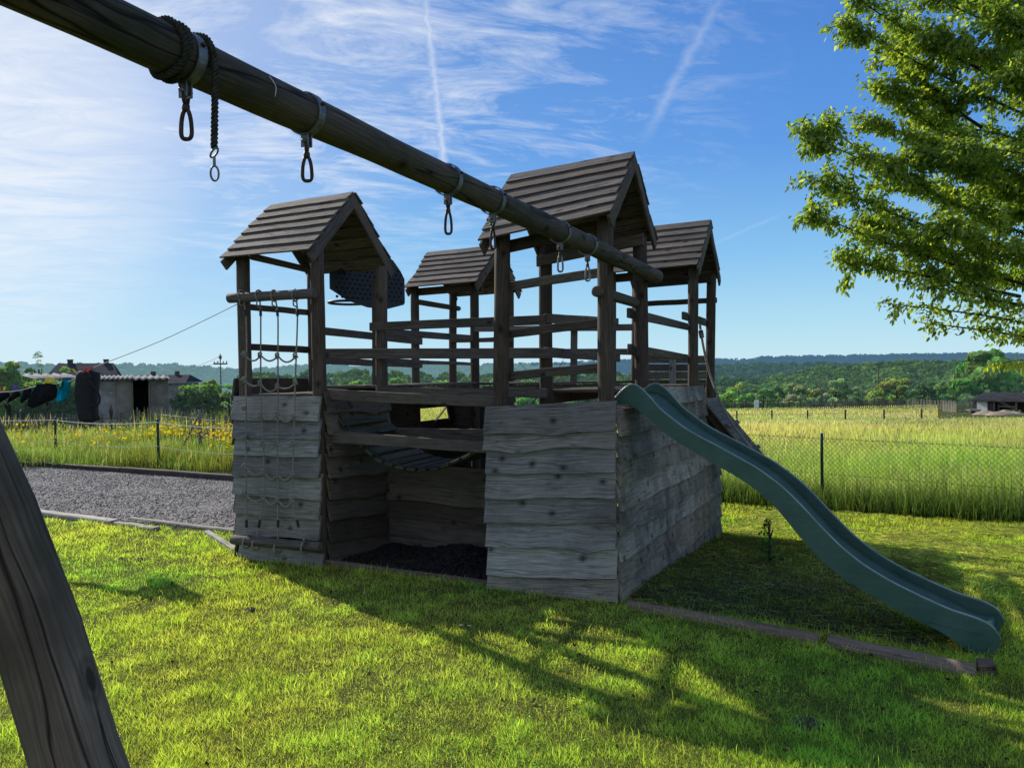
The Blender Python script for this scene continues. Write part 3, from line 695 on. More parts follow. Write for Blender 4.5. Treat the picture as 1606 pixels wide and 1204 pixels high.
lap_wall('skirting_board', 'plank', (xl + .02, yF + .02, 0), (xr_, yF + .02, 0), zrows(372, [851, 877], 504, [868, 891], 1, yF), (0, -1, 0), .004, .008)
mb = MB(); mb.box((XR + .030, -.071, -.06), (XR + .067, -.02, 1.47)); mb.build('corner_gap_strip', M['post'], house)  # added dark strip closes bright slits, stands in for a shadowed gap
# tower A: inner right wall, outer left wall standing above the deck
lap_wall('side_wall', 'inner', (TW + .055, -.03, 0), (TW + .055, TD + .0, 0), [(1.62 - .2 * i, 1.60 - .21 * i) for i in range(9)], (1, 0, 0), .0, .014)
lap_wall('side_wall', 'post', (-.07, -.06, 0), (-.07, TD + .05, 0), [(1.755 - .22 * i, 1.74 - .22 * i) for i in range(9)], (-1, 0, 0), .0, .01)
# boarding behind the courtyard
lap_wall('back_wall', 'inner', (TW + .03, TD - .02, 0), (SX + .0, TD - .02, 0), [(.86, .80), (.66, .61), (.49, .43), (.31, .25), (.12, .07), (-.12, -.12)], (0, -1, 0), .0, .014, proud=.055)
# right-hand wall of B to D (below the slide mouth at the near end)
rows = [(1.26, 1.245), (1.075, 1.04), (.885, .84), (.695, .64), (.50, .44), (.31, .24), (.15, .08), (-.01, -.085), (-.16, -.30)]
lap_wall('side_wall', 'side', (XR + .07, -.080, 0), (XR + .07, SY + TD + .04, 0), [(1.475, 1.42), (1.262, 1.235)] + rows[1:], (1, 0, 0), .0, .010, proud=.040, segs=60)
lap_wall('side_wall', 'side', (XR + .07, .62, 0), (XR + .07, 3.22, 0), [(1.62, 1.585), (1.455, 1.428)], (1, 0, 0), .01, .006, proud=.05, segs=30)
lap_wall('skirting_board', 'timber', (XR + .05, .06, 0), (XR + .05, SY + TD, 0), [(.0, -.16), (-.12, -.42)], (1, 0, 0), .0, .01)
# C: front boarding with window hole, left walkway boarding, right wall
wl, wr = on(658, 650, 1, SY - .06), on(705, 650, 1, SY - .06)
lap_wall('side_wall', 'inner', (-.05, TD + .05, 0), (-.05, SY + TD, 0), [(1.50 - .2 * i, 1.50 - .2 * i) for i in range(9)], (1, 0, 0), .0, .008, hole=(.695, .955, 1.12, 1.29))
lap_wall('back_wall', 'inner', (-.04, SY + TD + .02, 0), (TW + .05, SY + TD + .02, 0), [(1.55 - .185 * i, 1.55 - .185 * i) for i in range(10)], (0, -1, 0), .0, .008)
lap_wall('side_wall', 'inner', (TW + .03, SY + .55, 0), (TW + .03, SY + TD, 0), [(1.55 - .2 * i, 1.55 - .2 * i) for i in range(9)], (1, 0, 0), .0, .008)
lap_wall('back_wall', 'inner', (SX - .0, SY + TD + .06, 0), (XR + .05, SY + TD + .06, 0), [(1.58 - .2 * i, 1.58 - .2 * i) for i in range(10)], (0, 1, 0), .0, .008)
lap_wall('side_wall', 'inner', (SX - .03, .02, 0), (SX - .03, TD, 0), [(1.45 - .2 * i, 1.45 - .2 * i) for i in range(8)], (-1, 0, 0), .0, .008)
# diagonal brace in the window
mb = MB(); a = on(683, 660, 0, -.02); b = on(703, 634, 0, -.02)
mb.board(a - (b - a) * .2, b + (b - a) * .15, (0, .075, .03), (.03, 0, 0)); mb.build('brace', M['rail'], house)
# sill board along the courtyard front
mb = MB(); mb.board((.96, -.045, .015), (2.72, -.045, -.01), (0, 0, .10), (0, .035, 0), seg=8, warp=.004); mb.build('sill_board', M['timber'], house, bevel=.005)
# round head bar carrying the climbing net
pole(on(358.5, 467.8, 1, -.14), on(494, 460.3, 1, -.14), .046, 'rail', 'head_bar')

# ---- climbing net
net = thing('climbing_net', (.5, -.2, .2), 'grey knotted rope climbing net hanging down the boarded front of the left tower', 'climbing net')
Yn = -.20
mb = MB(); mb.log([on(364.5, 845.5, 1, Yn), on(503, 857.5, 1, Yn)], .046, 14, 8, .04); mb.build('bottom_bar', M['rail'], net)
vr = [[(379, 459), (383, 478), (386, 500), (387, 545), (386, 600), (386, 650), (386, 700), (386, 760), (386.5, 820), (387, 842)],
      [(406, 457), (408.5, 482), (409, 500), (409, 550), (409, 600), (410, 650), (413, 700), (415, 760), (410, 800), (406, 825), (402, 845)],
      [(430, 456), (434, 480), (436, 500), (436, 550), (436, 600), (436, 650), (435, 700), (436, 760), (436, 826), (436, 850)],
      [(463, 453), (466, 480), (466.5, 500), (465, 550), (463, 600), (462, 650), (460, 700), (459, 755), (459.5, 790), (468, 825), (478, 850)]]
def netY(y): return -.145 + (-.195 + .145) * min(1, max(0, (y - 470) / 60)) if y < 530 else -.195
def npt(x, y): return on(x, y, 1, netY(y))
def spl(pts, n=6):
    out = []
    P = [pts[0]] + list(pts) + [pts[-1]]
    for i in range(1, len(P) - 2):
        for k in range(n):
            t = k / n; a, b, c, d = [V(q) for q in P[i - 1:i + 3]]
            out.append(.5 * ((2 * b) + (c - a) * t + (2 * a - 5 * b + 4 * c - d) * t * t + (3 * b - a - 3 * c + d) * t ** 3))
    out.append(V(pts[-1])); return out
for i, q in enumerate(vr):
    mb = MB(); mb.log(spl([npt(*p) for p in q]), .0075, 7, rough=.0, cap=0)
    top = npt(*q[0]); c = on(q[0][0], 464, 1, -.14)
    ring = [c + V((.012 * math.sin(a * .5), -.053 * math.sin(a), .053 * math.cos(a))) for a in np.linspace(-2.2, 3.2, 18)]
    mb.log(ring, .0085, 7, rough=0, cap=0)
    mb.log([c + V((.012, -.04, -.03)), c + V((.02, -.05, -.09)), npt(q[1][0], q[1][1] + 2)], .0075, 7, rough=0, cap=0)
    b = on(q[-1][0], q[-1][1], 1, Yn); ring = [b + V((.0, -.055 * math.sin(a), -.05 + .055 * math.cos(a))) for a in np.linspace(-.3, 5.8, 18)]
    mb.log(ring, .0085, 7, rough=0, cap=0)
    ro = mb.build('rope', M['rope'], net)
    for y0, y1 in ((486, 496), (815, 827)):
        mb = MB()
        def xat(y):
            for (xa, ya), (xb, yb) in zip(q, q[1:]):
                if ya <= y <= yb: return xa + (xb - xa) * (y - ya) / (yb - ya)
            return q[-1][0]
        for k in range(4): mb.log([npt(xat(y0 + (y1 - y0) * k / 4), y0 + (y1 - y0) * k / 4), npt(xat(y0 + (y1 - y0) * (k + .8) / 4), y0 + (y1 - y0) * (k + .8) / 4)], .0145, 8, 2, 0, .003)
        mb.build('tape_wrap', M['tape'], ro)
rungs = [[(384, 556), (409, 557), (436, 558), (464, 558)], [(384, 596), (409, 601), (436, 606), (464, 600)], [(384, 640), (410, 651), (436, 650), (462, 652)],
         [(384, 687), (413, 697), (435, 694), (461, 695)], [(385, 731), (414, 738), (435, 743), (459, 743)], [(384, 773), (414, 780), (436, 783), (459, 785)]]
for rw in rungs:
    mb = MB(); pts = []
    for (xa, ya), (xb, yb) in zip(rw, rw[1:]):
        sag = random.uniform(6, 11)
        for k in range(7):
            t = k / 7; pts.append(on(xa + (xb - xa) * t, ya + (yb - ya) * t + sag * 4 * t * (1 - t), 1, -.21))
    pts.append(on(rw[-1][0], rw[-1][1], 1, -.21))
    mb.log(pts, .0085, 7, rough=0, cap=0)
    for (x, y) in rw:
        c = on(x, y, 1, -.203)
        for q in range(2):
            ring = [c + V((.017 * math.cos(a), -.012 + .006 * math.sin(a * 2), (q - .5) * .02 + .014 * math.sin(a))) for a in np.linspace(0, 6.3, 12)]
            mb.log(ring, .008, 6, rough=0, cap=0)
    e = on(rw[-1][0], rw[-1][1], 1, -.21)
    mb.log([e, e + V((.02, -.02, .01)), e + V((.04, -.02, -.015))], .007, 6, rough=0, cap=0)
    e = on(rw[0][0], rw[0][1], 1, -.21)
    mb.log([e, e + V((-.02, -.015, .012)), e + V((-.035, -.015, .0))], .007, 6, rough=0, cap=0)
    mb.build('rung_rope', M['rope'], net)

# ---- slung slat bridge under the beams
br = thing('slat_bridge', (1.7, .5, .95), 'sagging bridge of mossy wooden slats slung between the beams inside the playhouse', 'rope bridge')
near = [(.97, 1.42), (1.06, 1.32), (1.16, 1.22), (1.26, 1.13), (1.36, 1.05), (1.47, .985), (1.58, .945), (1.70, .92), (1.82, .912), (1.94, .912), (2.06, .925), (2.17, .955), (2.28, .995), (2.39, 1.045), (2.5, 1.10), (2.6, 1.15), (2.72, 1.21)]
for i, (x, z) in enumerate(near):
    a, b = near[max(0, i - 1)], near[min(len(near) - 1, i + 1)]
    t = V((b[0] - a[0], 0, b[1] - a[1])).normalized(); nn = V((-t.z, 0, t.x))
    mb = MB(); mb.board(V((x, .12, z)) + nn * random.uniform(-.004, .004), V((x, .86, z + .01)), t * .088, nn * .026); mb.build('slat', M['slat'], br, bevel=.004)
for y in (.16, .80):
    mb = MB(); mb.log([V((x, y, z + .018)) for x, z in near], .007, 7, rough=0, cap=0); mb.build('rope', M['cord'], br)

# ---- green slide: near side profile measured on the slide's own upright plane
S0, S1 = V((3.735, .10, 0)), V((6.235, -.315, 0))
sdir = (S1 - S0).normalized(); snrm = V((-sdir.y, sdir.x, 0))      # towards the far side
def on_sl(x, y):
    d = ray(x, y); t = (S0 - CAM).dot(snrm) / d.dot(snrm); p = CAM + d * t
    return (p - S0).dot(sdir), p.z
top = [on_sl(*p) for p in [(961, 626), (970, 616), (980, 606.5), (987, 602), (992, 601.2), (997, 602.5), (1003, 606.4), (1010, 613.5), (1020, 624), (1034.7, 642), (1055.7, 658), (1072, 670.7), (1094.5, 684), (1124.4, 699), (1154, 715.6), (1184, 732), (1199, 742.5), (1225, 762), (1251.6, 787.6), (1287, 826), (1317.6, 857), (1353, 885.5), (1396.7, 912), (1449.5, 938), (1493.4, 957.5), (1530, 969), (1546, 975.6), (1557, 981), (1563.7, 987.6), (1569, 997), (1570.5, 1004)]]
bot = [on_sl(*p) for p in [(962, 632), (987, 635), (1000, 641.6), (1020, 659), (1043.7, 681), (1064.6, 694.6), (1094.5, 712.6), (1124.4, 731), (1146, 742), (1181, 764.6), (1216.5, 795.4), (1251.6, 839), (1286.8, 879), (1322, 907.5), (1366, 934), (1427.5, 967), (1480, 993), (1502, 1008.6), (1520, 1024), (1537, 1033), (1556, 1033), (1570, 1006)]]
def resamp(pr, n):
    d = [0]
    for a, b in zip(pr, pr[1:]): d.append(d[-1] + math.hypot(b[0] - a[0], b[1] - a[1]))
    xs = np.linspace(0, d[-1], n); return list(zip(np.interp(xs, d, [p[0] for p in pr]), np.interp(xs, d, [p[1] for p in pr])))
NS = 90; T_, B_ = resamp(top, NS), resamp(bot, NS)
def smooth_(a, k=2):
    for _ in range(k): a = [a[0]] + [((a[i - 1][0] + 2 * a[i][0] + a[i + 1][0]) / 4, (a[i - 1][1] + 2 * a[i][1] + a[i + 1][1]) / 4) for i in range(1, len(a) - 1)] + [a[-1]]
    return a
T_, B_ = smooth_(T_), smooth_(B_)
slide = thing('garden_slide', (5.0, -.1, 0), 'dark green wavy plastic slide running from the right tower down to the grass', 'slide')
SW = .46
def sp(st, z, wid): p = S0 + sdir * st + snrm * wid; return V((p.x, p.y, z))
for w0 in (0, SW - .034):
    verts, faces = [], []
    for (ta, tz), (ba, bz) in zip(T_, B_):
        th = .034
        verts += [sp(ba, bz, w0 + .006), sp(ta, tz - .007, w0 + .001), sp(ta, tz - .001, w0 + .004), sp(ta, tz, w0 + .015), sp(ta, tz - .001, w0 + th - .004), sp(ta, tz - .007, w0 + th), sp(ba, bz, w0 + th - .006)]
    n = 7
    for k in range(NS - 1):
        for i in range(n): q = k * n; j = (i + 1) % n; faces.append((q + i, q + j, q + n + j, q + n + i))
    faces.append(tuple(range(n - 1, -1, -1))); faces.append(tuple(range((NS - 1) * n, NS * n)))
    me = bpy.data.meshes.new('side_rail'); me.from_pydata([tuple(v) for v in verts], [], faces); me.update(); me.materials.append(M['slide'])
    for p in me.polygons: p.use_smooth = True
    o = bpy.data.objects.new('side_rail', me); col.objects.link(o); setpar(o, slide)
    o.modifiers.new('w', 'EDGE_SPLIT').split_angle = R(28)
    rim = MB(); rim.log([sp(ta, tz + .0005, w0 + .010) for ta, tz in T_[1:-2]], .0065, 7, rough=0, cap=.002); rim.build('edge_highlight', M['slide_rim'], o)  # pale tube paints the bright reflection on the rounded edge
verts, faces = [], []
NB = 9
for k in range(NS - 3):
    (ta, tz), (ba, bz) = T_[k], B_[k]
    f = .62 if k < NS - 14 else .62 - .14 * (k - NS + 14) / 11
    ca, cz = ta + (ba - ta) * f, tz + (bz - tz) * f
    for i in range(NB):
        q = i / (NB - 1); lift = .03 * (abs(2 * q - 1) ** 4)
        verts.append(sp(ca, cz + lift, .028 + q * (SW - .056)))
for k in range(NS - 4):
    for i in range(NB - 1): q = k * NB + i; faces.append((q, q + 1, q + NB + 1, q + NB))
me = bpy.data.meshes.new('chute_bed'); me.from_pydata([tuple(v) for v in verts], [], faces); me.update(); me.materials.append(M['slide'])
for p in me.polygons: p.use_smooth = True
o = bpy.data.objects.new('chute_bed', me); col.objects.link(o); setpar(o, slide); o.modifiers.new('t', 'SOLIDIFY').thickness = .012
mb = MB()
mb.log([sp(*on_sl(x, y), -.001) for x, y in ((1556, 1001), (1549, 1012), (1541, 1026))], .0035, 5, rough=0, cap=0)
mb.log([sp(*on_sl(x, y), -.0005) for x, y in ((1441, 971), (1480, 980), (1520, 989), (1545, 995))], .0022, 5, rough=0, cap=0); mb.build('mould_seam', M['slide'], slide)
# ---- leaning climbing ramp and its rope at the far right corner
rp = thing('climbing_ramp', (4.1, 3.7, .4), 'steep dark boarded climbing ramp leaning on the back right tower', 'ramp')
ra, rb_ = V((3.80, 0, 1.40)), V((5.14, 0, hz(5.14, 3.7) - .02))
rd = (rb_ - ra); nn = V((-rd.z, 0, rd.x)).normalized()
if nn.z < 0: nn = -nn
mb = MB()
NRB = 22
for i in range(NRB):
    a, b = ra + rd * (i / NRB), ra + rd * ((i + .97) / NRB)
    mid = (a + b) / 2; mb.board(mid + V((0, 3.30, 0)), mid + V((0, 4.10, 0)), (b - a), nn * .022)
mb.build('boards', M['rail'], rp, bevel=.003)
for y in (3.36, 4.04):
    mb = MB(); mb.board(ra + V((0, y, 0)) - nn * .05, rb_ + V((0, y, 0)) - nn * .05, nn * .075, (0, .045, 0)); mb.build('stringer', M['post'], rp)
for i in (4, 8, 12, 16):
    mb = MB(); c = ra + rd * (i / NRB) + nn * .028; mb.board(c + V((0, 3.32, 0)), c + V((0, 4.08, 0)), rd.normalized() * .05, nn * .03); mb.build('cleat', M['rail'], rp)
rpts = [on(1098, 509, 0, XR - .02), on(1099, 519, 0, XR + .05), on(1104, 548, 0, XR + .10), on(1113, 585, 0, XR + .17), on(1124, 616, 0, XR + .27), on(1133, 637, 0, XR + .36), on(1147, 662, 0, XR + .5), on(1168, 690, 0, XR + .68), on(1192, 720, 0, XR + .85)]
mb = MB(); mb.log(spl(rpts), .014, 8, rough=0, cap=.004)
cr = single(mb, 'climbing_rope', M['rope'], 'thick grey climbing rope tied to the back right tower rail and trailing down the ramp', 'rope')
mb = MB()
for k in range(5): mb.log([rpts[1].lerp(rpts[2], .0 + k * .075), rpts[1].lerp(rpts[2], .055 + k * .075)], .030, 10, 2, 0, .006)
mb.build('knot', M['tape'], cr)
# ---- basketball backboard behind the left tower
hoop = thing('basketball_hoop', (.95, 1.2, 2.3), 'black perforated basketball backboard with bent ring behind the left tower', 'basketball hoop')
hc = far(580, 434, 8.75); away = V((hc.x - CAM.x, hc.y - CAM.y, 0)).normalized(); lft = V((-away.y, away.x, 0))
hn = (lft * .64 + away * .77).normalized(); hx = V((hn.y, -hn.x, 0))
if hx.dot(lft) > 0: hx = -hx           # hx points to image right
def hb(x, z, d=0): return hc + hx * x + V((0, 0, z)) + hn * d
kx = 1 / abs(hx.dot(V((-lft.x, -lft.y, 0)))) * 8.75 / F_PX; kz = 8.75 / F_PX
outl = [(-57, -24), (-31, -40), (-2, -48), (26, -49), (54, -40), (56, -36), (56, 2), (50, 14), (38, 30), (18, 44), (-18, 30), (-44, 6), (-57, 0)]
vb = [hb(x * kx, z * kz, 0) for x, z in outl] + [hb(x * kx, z * kz, .03) for x, z in outl]; n = len(outl)
me = bpy.data.meshes.new('backboard'); me.from_pydata([tuple(v) for v in vb], [], [tuple(range(n)), tuple(range(2 * n - 1, n - 1, -1))] + [(i, n + i, n + (i + 1) % n, (i + 1) % n) for i in range(n)]); me.update(); me.materials.append(M['black'])
o = bpy.data.objects.new('backboard', me); col.objects.link(o); setpar(o, hoop)
bm_ = bpy.data.meshes.new('recesses'); vv, ff = [], []
for r in range(-6, 7):
    for c in range(-7, 8):
        x, z = c * 7.6 + (3.8 if r % 2 else 0), r * 7.0
        if abs(x) > 51 or z < -41 + abs(x) * .12 or z > (26 + x * .55 if x < -18 else 40 - max(0, abs(x) - 18) * .8): continue
        b0 = len(vv)
        for k in range(6): a = k * math.pi / 3; vv.append(tuple(hb((x + 2.3 * math.cos(a)) * kx, (z + 2.3 * math.sin(a)) * kz, -.004)))
        ff.append(tuple(range(b0, b0 + 6)))
bm_.from_pydata(vv, [], ff); bm_.update(); bm_.materials.append(M['hole']); ob_ = bpy.data.objects.new('recess_pattern', bm_); col.objects.link(ob_); setpar(ob_, o)
rc = hb(-.06, -38 * kz, .30)
mb = MB(); mb.log([rc + (hx * math.cos(a) + hn * math.sin(a)) * .235 for a in np.linspace(0, 2 * math.pi, 33)], .015, 8, rough=0, cap=0)
for sx in (-.08, .08): mb.log([hb(sx, -36 * kz, .03), rc + hx * sx * .8 - hn * .2], .009, 6, 2, rough=0, cap=0)
mb.build('rim', M['dmetal'], hoop)
mb = MB(); a, b = on(587.2, 440, 1, TD + .20), on(588.2, 607, 1, TD + .20); mb.board(a, b, (.05, 0, 0), (0, .03, 0)); mb.build('mounting_plank', M['rail'], hoop)

# ------------------------------------------------------------------ swing beam and its A-frame
BX, BZ0 = 3.855, 2.612
def bz(y): return BZ0 - .0115 * y
sw = thing('swing_frame', (BX, -5, 0), 'long dark round swing beam on slanted log legs fixed to the right tower', 'swing frame')
mb = MB(); mb.log([V((BX, 1.045 - k * .1, bz(1.045 - k * .1))) for k in range(66)], [.060, .067], 26, rough=.045, cap=.014); mb.build('beam', M['beam'], sw)
# the near leg lies in the plane through the camera and the photo's leg axis; that plane meets the beam at the apex
_n = ray(132, 1204).cross(ray(132 + .372 * -500, 704)); ay = -5.0
for _ in range(40): ay -= (_n.dot(V((BX, ay, bz(ay))) - CAM)) / (_n.y - .0115 * _n.z)
fX = 4.78; fY = CAM.y - (_n.x * (fX - CAM.x) + _n.z * (-.1 - CAM.z)) / _n.y
apex = V((BX, ay, bz(ay)))
for foot in (V((fX, fY, -.1)), V((2 * BX - fX, 2 * ay - fY, -.1))):
    up_ = (apex - foot).normalized(); off = V((0, .065 if foot.x > BX else -.065, 0)) * 0
    mb = MB(); mb.log([foot.lerp(apex + up_ * .10, k / 14) + V((.006 * math.sin(k), .006 * math.cos(k * 1.7), 0)) for k in range(15)], [.067, .062], 22, rough=.05)
    mb.build('leg', M['leg'], sw)
def beam_y(px):                       # station along the beam seen under a photo column
    lo, hi = -5, 1
    for _ in range(50):
        m = (lo + hi) / 2
        if proj((BX, m, bz(m)))[0] > px: hi = m
        else: lo = m
    return lo
def hook(y, ang, label, rust, ln=.085, drop=.075):
    BZ = bz(y)
    root = thing('snap_hook', (BX, y, BZ - .14), label, 'snap hook', 'snap hooks hanging from the swing beam')
    c = V((BX, y, BZ - drop - .045)); ux = V((math.cos(ang), math.sin(ang), 0))
    mb = MB(); mb.log([c + V((-ux.y, ux.x, 0)) * (.013 * math.cos(a)) + V((0, 0, .012 + .017 * math.sin(a))) for a in np.linspace(0, 6.284, 15)], .0055, 7, rough=0, cap=0)
    mb.log([c + V((0, 0, -.004)), c + V((0, 0, -.024))], .011, 9, 2, rough=0, cap=.003); mb.build('swivel', M['dmetal'], root)
    c2 = c + V((0, 0, -.02)); wb, wt = .0195, .010
    pts = []
    for k in range(31):
        a = 2 * math.pi * k / 30; q = (1 - math.cos(a)) / 2
        xs_ = math.copysign(abs(math.sin(a)) ** .62, math.sin(a)); qz = .5 - .5 * math.copysign(abs(math.cos(a)) ** .8, math.cos(a))
        pts.append(c2 + ux * xs_ * (wt + (wb - wt) * q) + V((0, 0, -ln * qz)))
    mb = MB(); mb.log(pts, .0062, 8, rough=0, cap=0); mb.build('clip', M['dmetal' if rust else 'metal'], root)
    return root
HK = [(290, .35, 'dark steel snap hook hanging just left of the braided cord, largest of the six', 1), (480, .5, 'snap hook below the bare strap clamp in the open sky left of the towers', 1),
      (702, .1, 'snap hook hanging in clear sky just left of the front right tower roof', 1), (772, 1.3, 'rusty snap hook hanging side-on against the edge of the front right tower roof', 1),
      (878, .15, 'snap hook with bluish clip hanging between the two middle posts under the front right roof', 0), (921, .6, 'small snap hook hanging next to the front right corner post', 0)]
for i, (px, ang, lab, rust) in enumerate(HK):
    y = beam_y(px); BZ = bz(y); rr = .0675
    mb = MB()
    ring = []
    for k in range(33):
        a = 2 * math.pi * k / 32
        for d, r2 in ((-.016, rr), (.016, rr), (.016, rr + .005), (-.016, rr + .005)): mb.v.append(V((BX + r2 * math.sin(a), y + d, BZ - r2 * math.cos(a))))
    for k in range(32):
        for j in range(4): q = k * 4; j2 = (j + 1) % 4; mb.face((q + j, q + j2, q + 4 + j2, q + 4 + j), None, .5, False)
    cl_ = mb.build('strap_clamp', M['metal'], sw)
    mb = MB()
    for d in (-.009, .009): mb.board((BX, y + d, BZ - rr + .004), (BX, y + d, BZ - rr - .045), (.034, 0, 0), (0, .005, 0))
    mb.log([(BX, y - .022, BZ - rr - .025), (BX, y + .022, BZ - rr - .025)], .008, 8, 2, 0, .003)
    mb.build('lug', M['metal'], cl_, bevel=.002)
    mb = MB(); mb.log([(BX + rr * .8, y, BZ + .02), (BX + (rr + .012), y, BZ + .025)], .007, 8, 1, 0, .003); mb.build('bolt', M['dmetal'], cl_)
    hook(y, ang, lab, rust, .082 if i < 2 else .10, rr + .012)
# braided cord wound on the beam, free end with a clip
y0 = beam_y(262); BZ = bz(y0)
cordo = thing('braided_cord', (BX, y0, BZ - .3), 'mossy braided cord wound round the swing beam with its clip end hanging free', 'cord')
def braid(pts, r=.007, k=16):
    mb = MB(); P = spl(pts, 10); d = [0]
    for a, b in zip(P, P[1:]): d.append(d[-1] + (b - a).length)
    n = int(d[-1] / .006)
    for ph in (0, 2.1, 4.2):
        q = []
        for i in range(n + 1):
            s = d[-1] * i / n; j = max(0, min(len(P) - 2, int(np.searchsorted(d, s)) - 1)); t = (s - d[j]) / max(1e-6, d[j + 1] - d[j]); p = P[j].lerp(P[j + 1], t)
            tg = (P[j + 1] - P[j]).normalized(); x = tg.cross(V((.3, .9, .2))).normalized(); y = tg.cross(x); a = s * 170 + ph
            q.append(p + x * math.cos(a) * r + y * math.sin(a) * r * .8)
        mb.log(q, r * .72, 6, rough=0, cap=0)
    return mb
pts = []
for k in range(30):
    a = k / 29 * 2 * math.pi * 2.3 + .5; pts.append(V((BX + .074 * math.sin(a), y0 - .012 + .030 * k / 29 + .012 * math.sin(a * 1.7), BZ - .074 * math.cos(a))))
mb = braid(pts); mb.build('wrapped_cord', M['cord'], cordo)
y1 = beam_y(304)
px_ = V((BX + .075, y1, BZ + .01))
hang = [V((BX - .02, y1 + .0, BZ + .078)), V((BX + .05, y1, BZ + .055)), V((BX + .078, y1, BZ + .0)), V((BX + .076, y1 + .003, BZ - .08)), V((BX + .073, y1 + .002, BZ - .18)), V((BX + .071, y1, BZ - .255))]
mb = braid(hang); mb.build('hanging_end', M['cord'], cordo)
e = hang[-1]; mb = MB()
mb.log([e + V((.011 * math.cos(a), .011 * math.sin(a) * .9, -.012 + .012 * math.sin(a + 1.5))) for a in np.linspace(0, 6.28, 13)], .003, 6, rough=0, cap=0)
mb.log([e + V((0, 0, -.02)), e + V((0, 0, -.05))], .0042, 7, 2, 0, .002)
mb.log([e + V((.008 * math.sin(a), .008 * math.sin(a) * .9, -.070 + .021 * math.cos(a))) for a in np.linspace(0, 6.2832, 17)], .0030, 6, rough=0, cap=0); mb.build('trigger_clip', M['metal'], cordo)
mb = MB(); ys = beam_y(400); mb.log(spl([V((BX + .06, ys, BZ + .03)), V((BX + .075, ys + .01, BZ + .0)), V((BX + .07, ys + .012, BZ - .03))]), .0016, 5, rough=0, cap=0)
tag(mb.build('string_scrap', M['white']), 'thin pale scrap of string stuck to the side of the swing beam', 'string')
# ------------------------------------------------------------------ timbers edging the gravel and the lawn
def timber(px1, py1, px2, py2, h, wd, label, name='sleeper', mat='sleeper', z=None, group=None):
    a, b = on(px1, py1, 2, 0), on(px2, py2, 2, 0)
    a.z, b.z = hz(a.x, a.y), hz(b.x, b.y)
    d = (b - a).normalized(); nrm = V((-d.y, d.x, 0))
    mb = MB(); mb.board(a + nrm * wd / 2 + V((0, 0, h / 2 - .03)), b + nrm * wd / 2 + V((0, 0, h / 2 - .03)), V((0, 0, h + .06)), nrm * wd, seg=10, warp=.012)
    return single(mb, name, M[mat], label, 'sleeper' if name == 'sleeper' else 'log', group, bevel=.012)
G1 = 'pale sleepers along the near edge of the gravel'
timber(48, 806, 172, 823, .05, .13, 'pale cracked sleeper at the near gravel edge just right of the slanted swing leg', group=G1)
timber(176, 822.5, 240, 833, .035, .10, 'short sunken pale sleeper with weeds, middle of the near gravel edge', group=G1)
timber(200, 815, 366, 836, .03, .08, 'thin pale sleeper along the near gravel edge reaching the left tower', group=G1)
G2 = 'dark sleepers along the far edge of the gravel'
timber(-60, 727, 62, 733, .10, .12, 'dark sleeper at the far gravel edge behind the slanted swing leg', 'sleeper', 'dark_sleeper', group=G2)
timber(64, 733, 187, 742, .10, .12, 'dark sleeper at the far gravel edge below the hanging black bag', 'sleeper', 'dark_sleeper', group=G2)
timber(188, 742, 392, 757.5, .11, .12, 'dark sleeper at the far gravel edge, the one ending behind the left tower', 'sleeper', 'dark_sleeper', group=G2)
timber(320, 838, 366, 867, .05, .06, 'narrow pale board lying in the grass beside the left tower', 'border_board', 'sleeper')
def rlog(p1, p2, r, label):
    a, b = on(*p1, 2, .02), on(*p2, 2, .02); a.z = b.z = -.004
    mb = MB(); mb.log([a, b], r, 14, 10, .06); return single(mb, 'border_log', M['timber'], label, 'log', 'logs bordering the slide area')
rlog((985, 946), (1285, 1002), .058, 'reddish border log starting at the tower corner, half sunk in the grass')
rlog((1300, 1003), (1532, 1052), .062, 'reddish border log ending in front of the foot of the green slide')
mb = MB(); a = on(1545, 1055, 2, 0); mb.board(a + V((-.04, 0, .0)), a + V((.05, .02, .0)), (0, 0, .13), (0, .12, 0)); single(mb, 'border_block', M['timber'], 'short grey wooden block beside the foot of the slide', 'block', bevel=.008)

# ------------------------------------------------------------------ fences
def steel_post(x, y, z0, z1, par, r=.022, mat='fpost', sub=None):
    mb = MB(); mb.log([(x, y, z0 - .1), (x, y, z1)], r, 10, 3, 0, .006); return mb.build('post', M[mat], par)
# chain-link at the right
fe = thing('chain_link_fence', (4.83, 7.4, -.5), 'green chain-link fence with slim post between the lawn and the meadow', 'fence')
fdir = V((2.56, -.90, 0)).normalized(); fo_ = V((4.835, 7.38, 0))
def fpt(s, z): p = fo_ + fdir * s; return V((p.x, p.y, z))
s_a, s_b = -4.6, 3.6
for s in (-4.6, -2.3, 0.0, 3.6):
    p = fpt(s, 0); steel_post(p.x, p.y, hz(p.x, p.y), .74, fe, .024)
mb = MB(); zlo, zhi = -.50, .685; pitch = .075
def thin(a, b, r): 
    a, b = V(a), V(b); d = (b - a).normalized(); x = d.orthogonal().normalized(); y = d.cross(x); q = len(mb.v)
    for p in (a, b):
        for k in range(3): an = k * 2.0944; mb.v.append(p + (x * math.cos(an) + y * math.sin(an)) * r)
    for k in range(3): k2 = (k + 1) % 3; mb.face((q + k, q + k2, q + 3 + k2, q + 3 + k))
H = zhi - zlo; k = s_a - H
while k < s_b:
    a, b = k, k + H
    za, zb = zlo, zhi
    a2 = max(a, s_a); b2 = min(b, s_b)
    if b2 > a2:
        thin(fpt(a2, zlo + (a2 - a)), fpt(b2, zlo + (b2 - a)), .0024); thin(fpt(a2, zhi - (a2 - a)), fpt(b2, zhi - (b2 - a)), .0024)
    k += pitch
mb.build('wire_mesh', M['wire'], fe)
mb = MB()
for z in (.655, .1): thin(fpt(s_a, z), fpt(s_b, z), .003)
mb.build('tension_wire', M['wire'], fe)
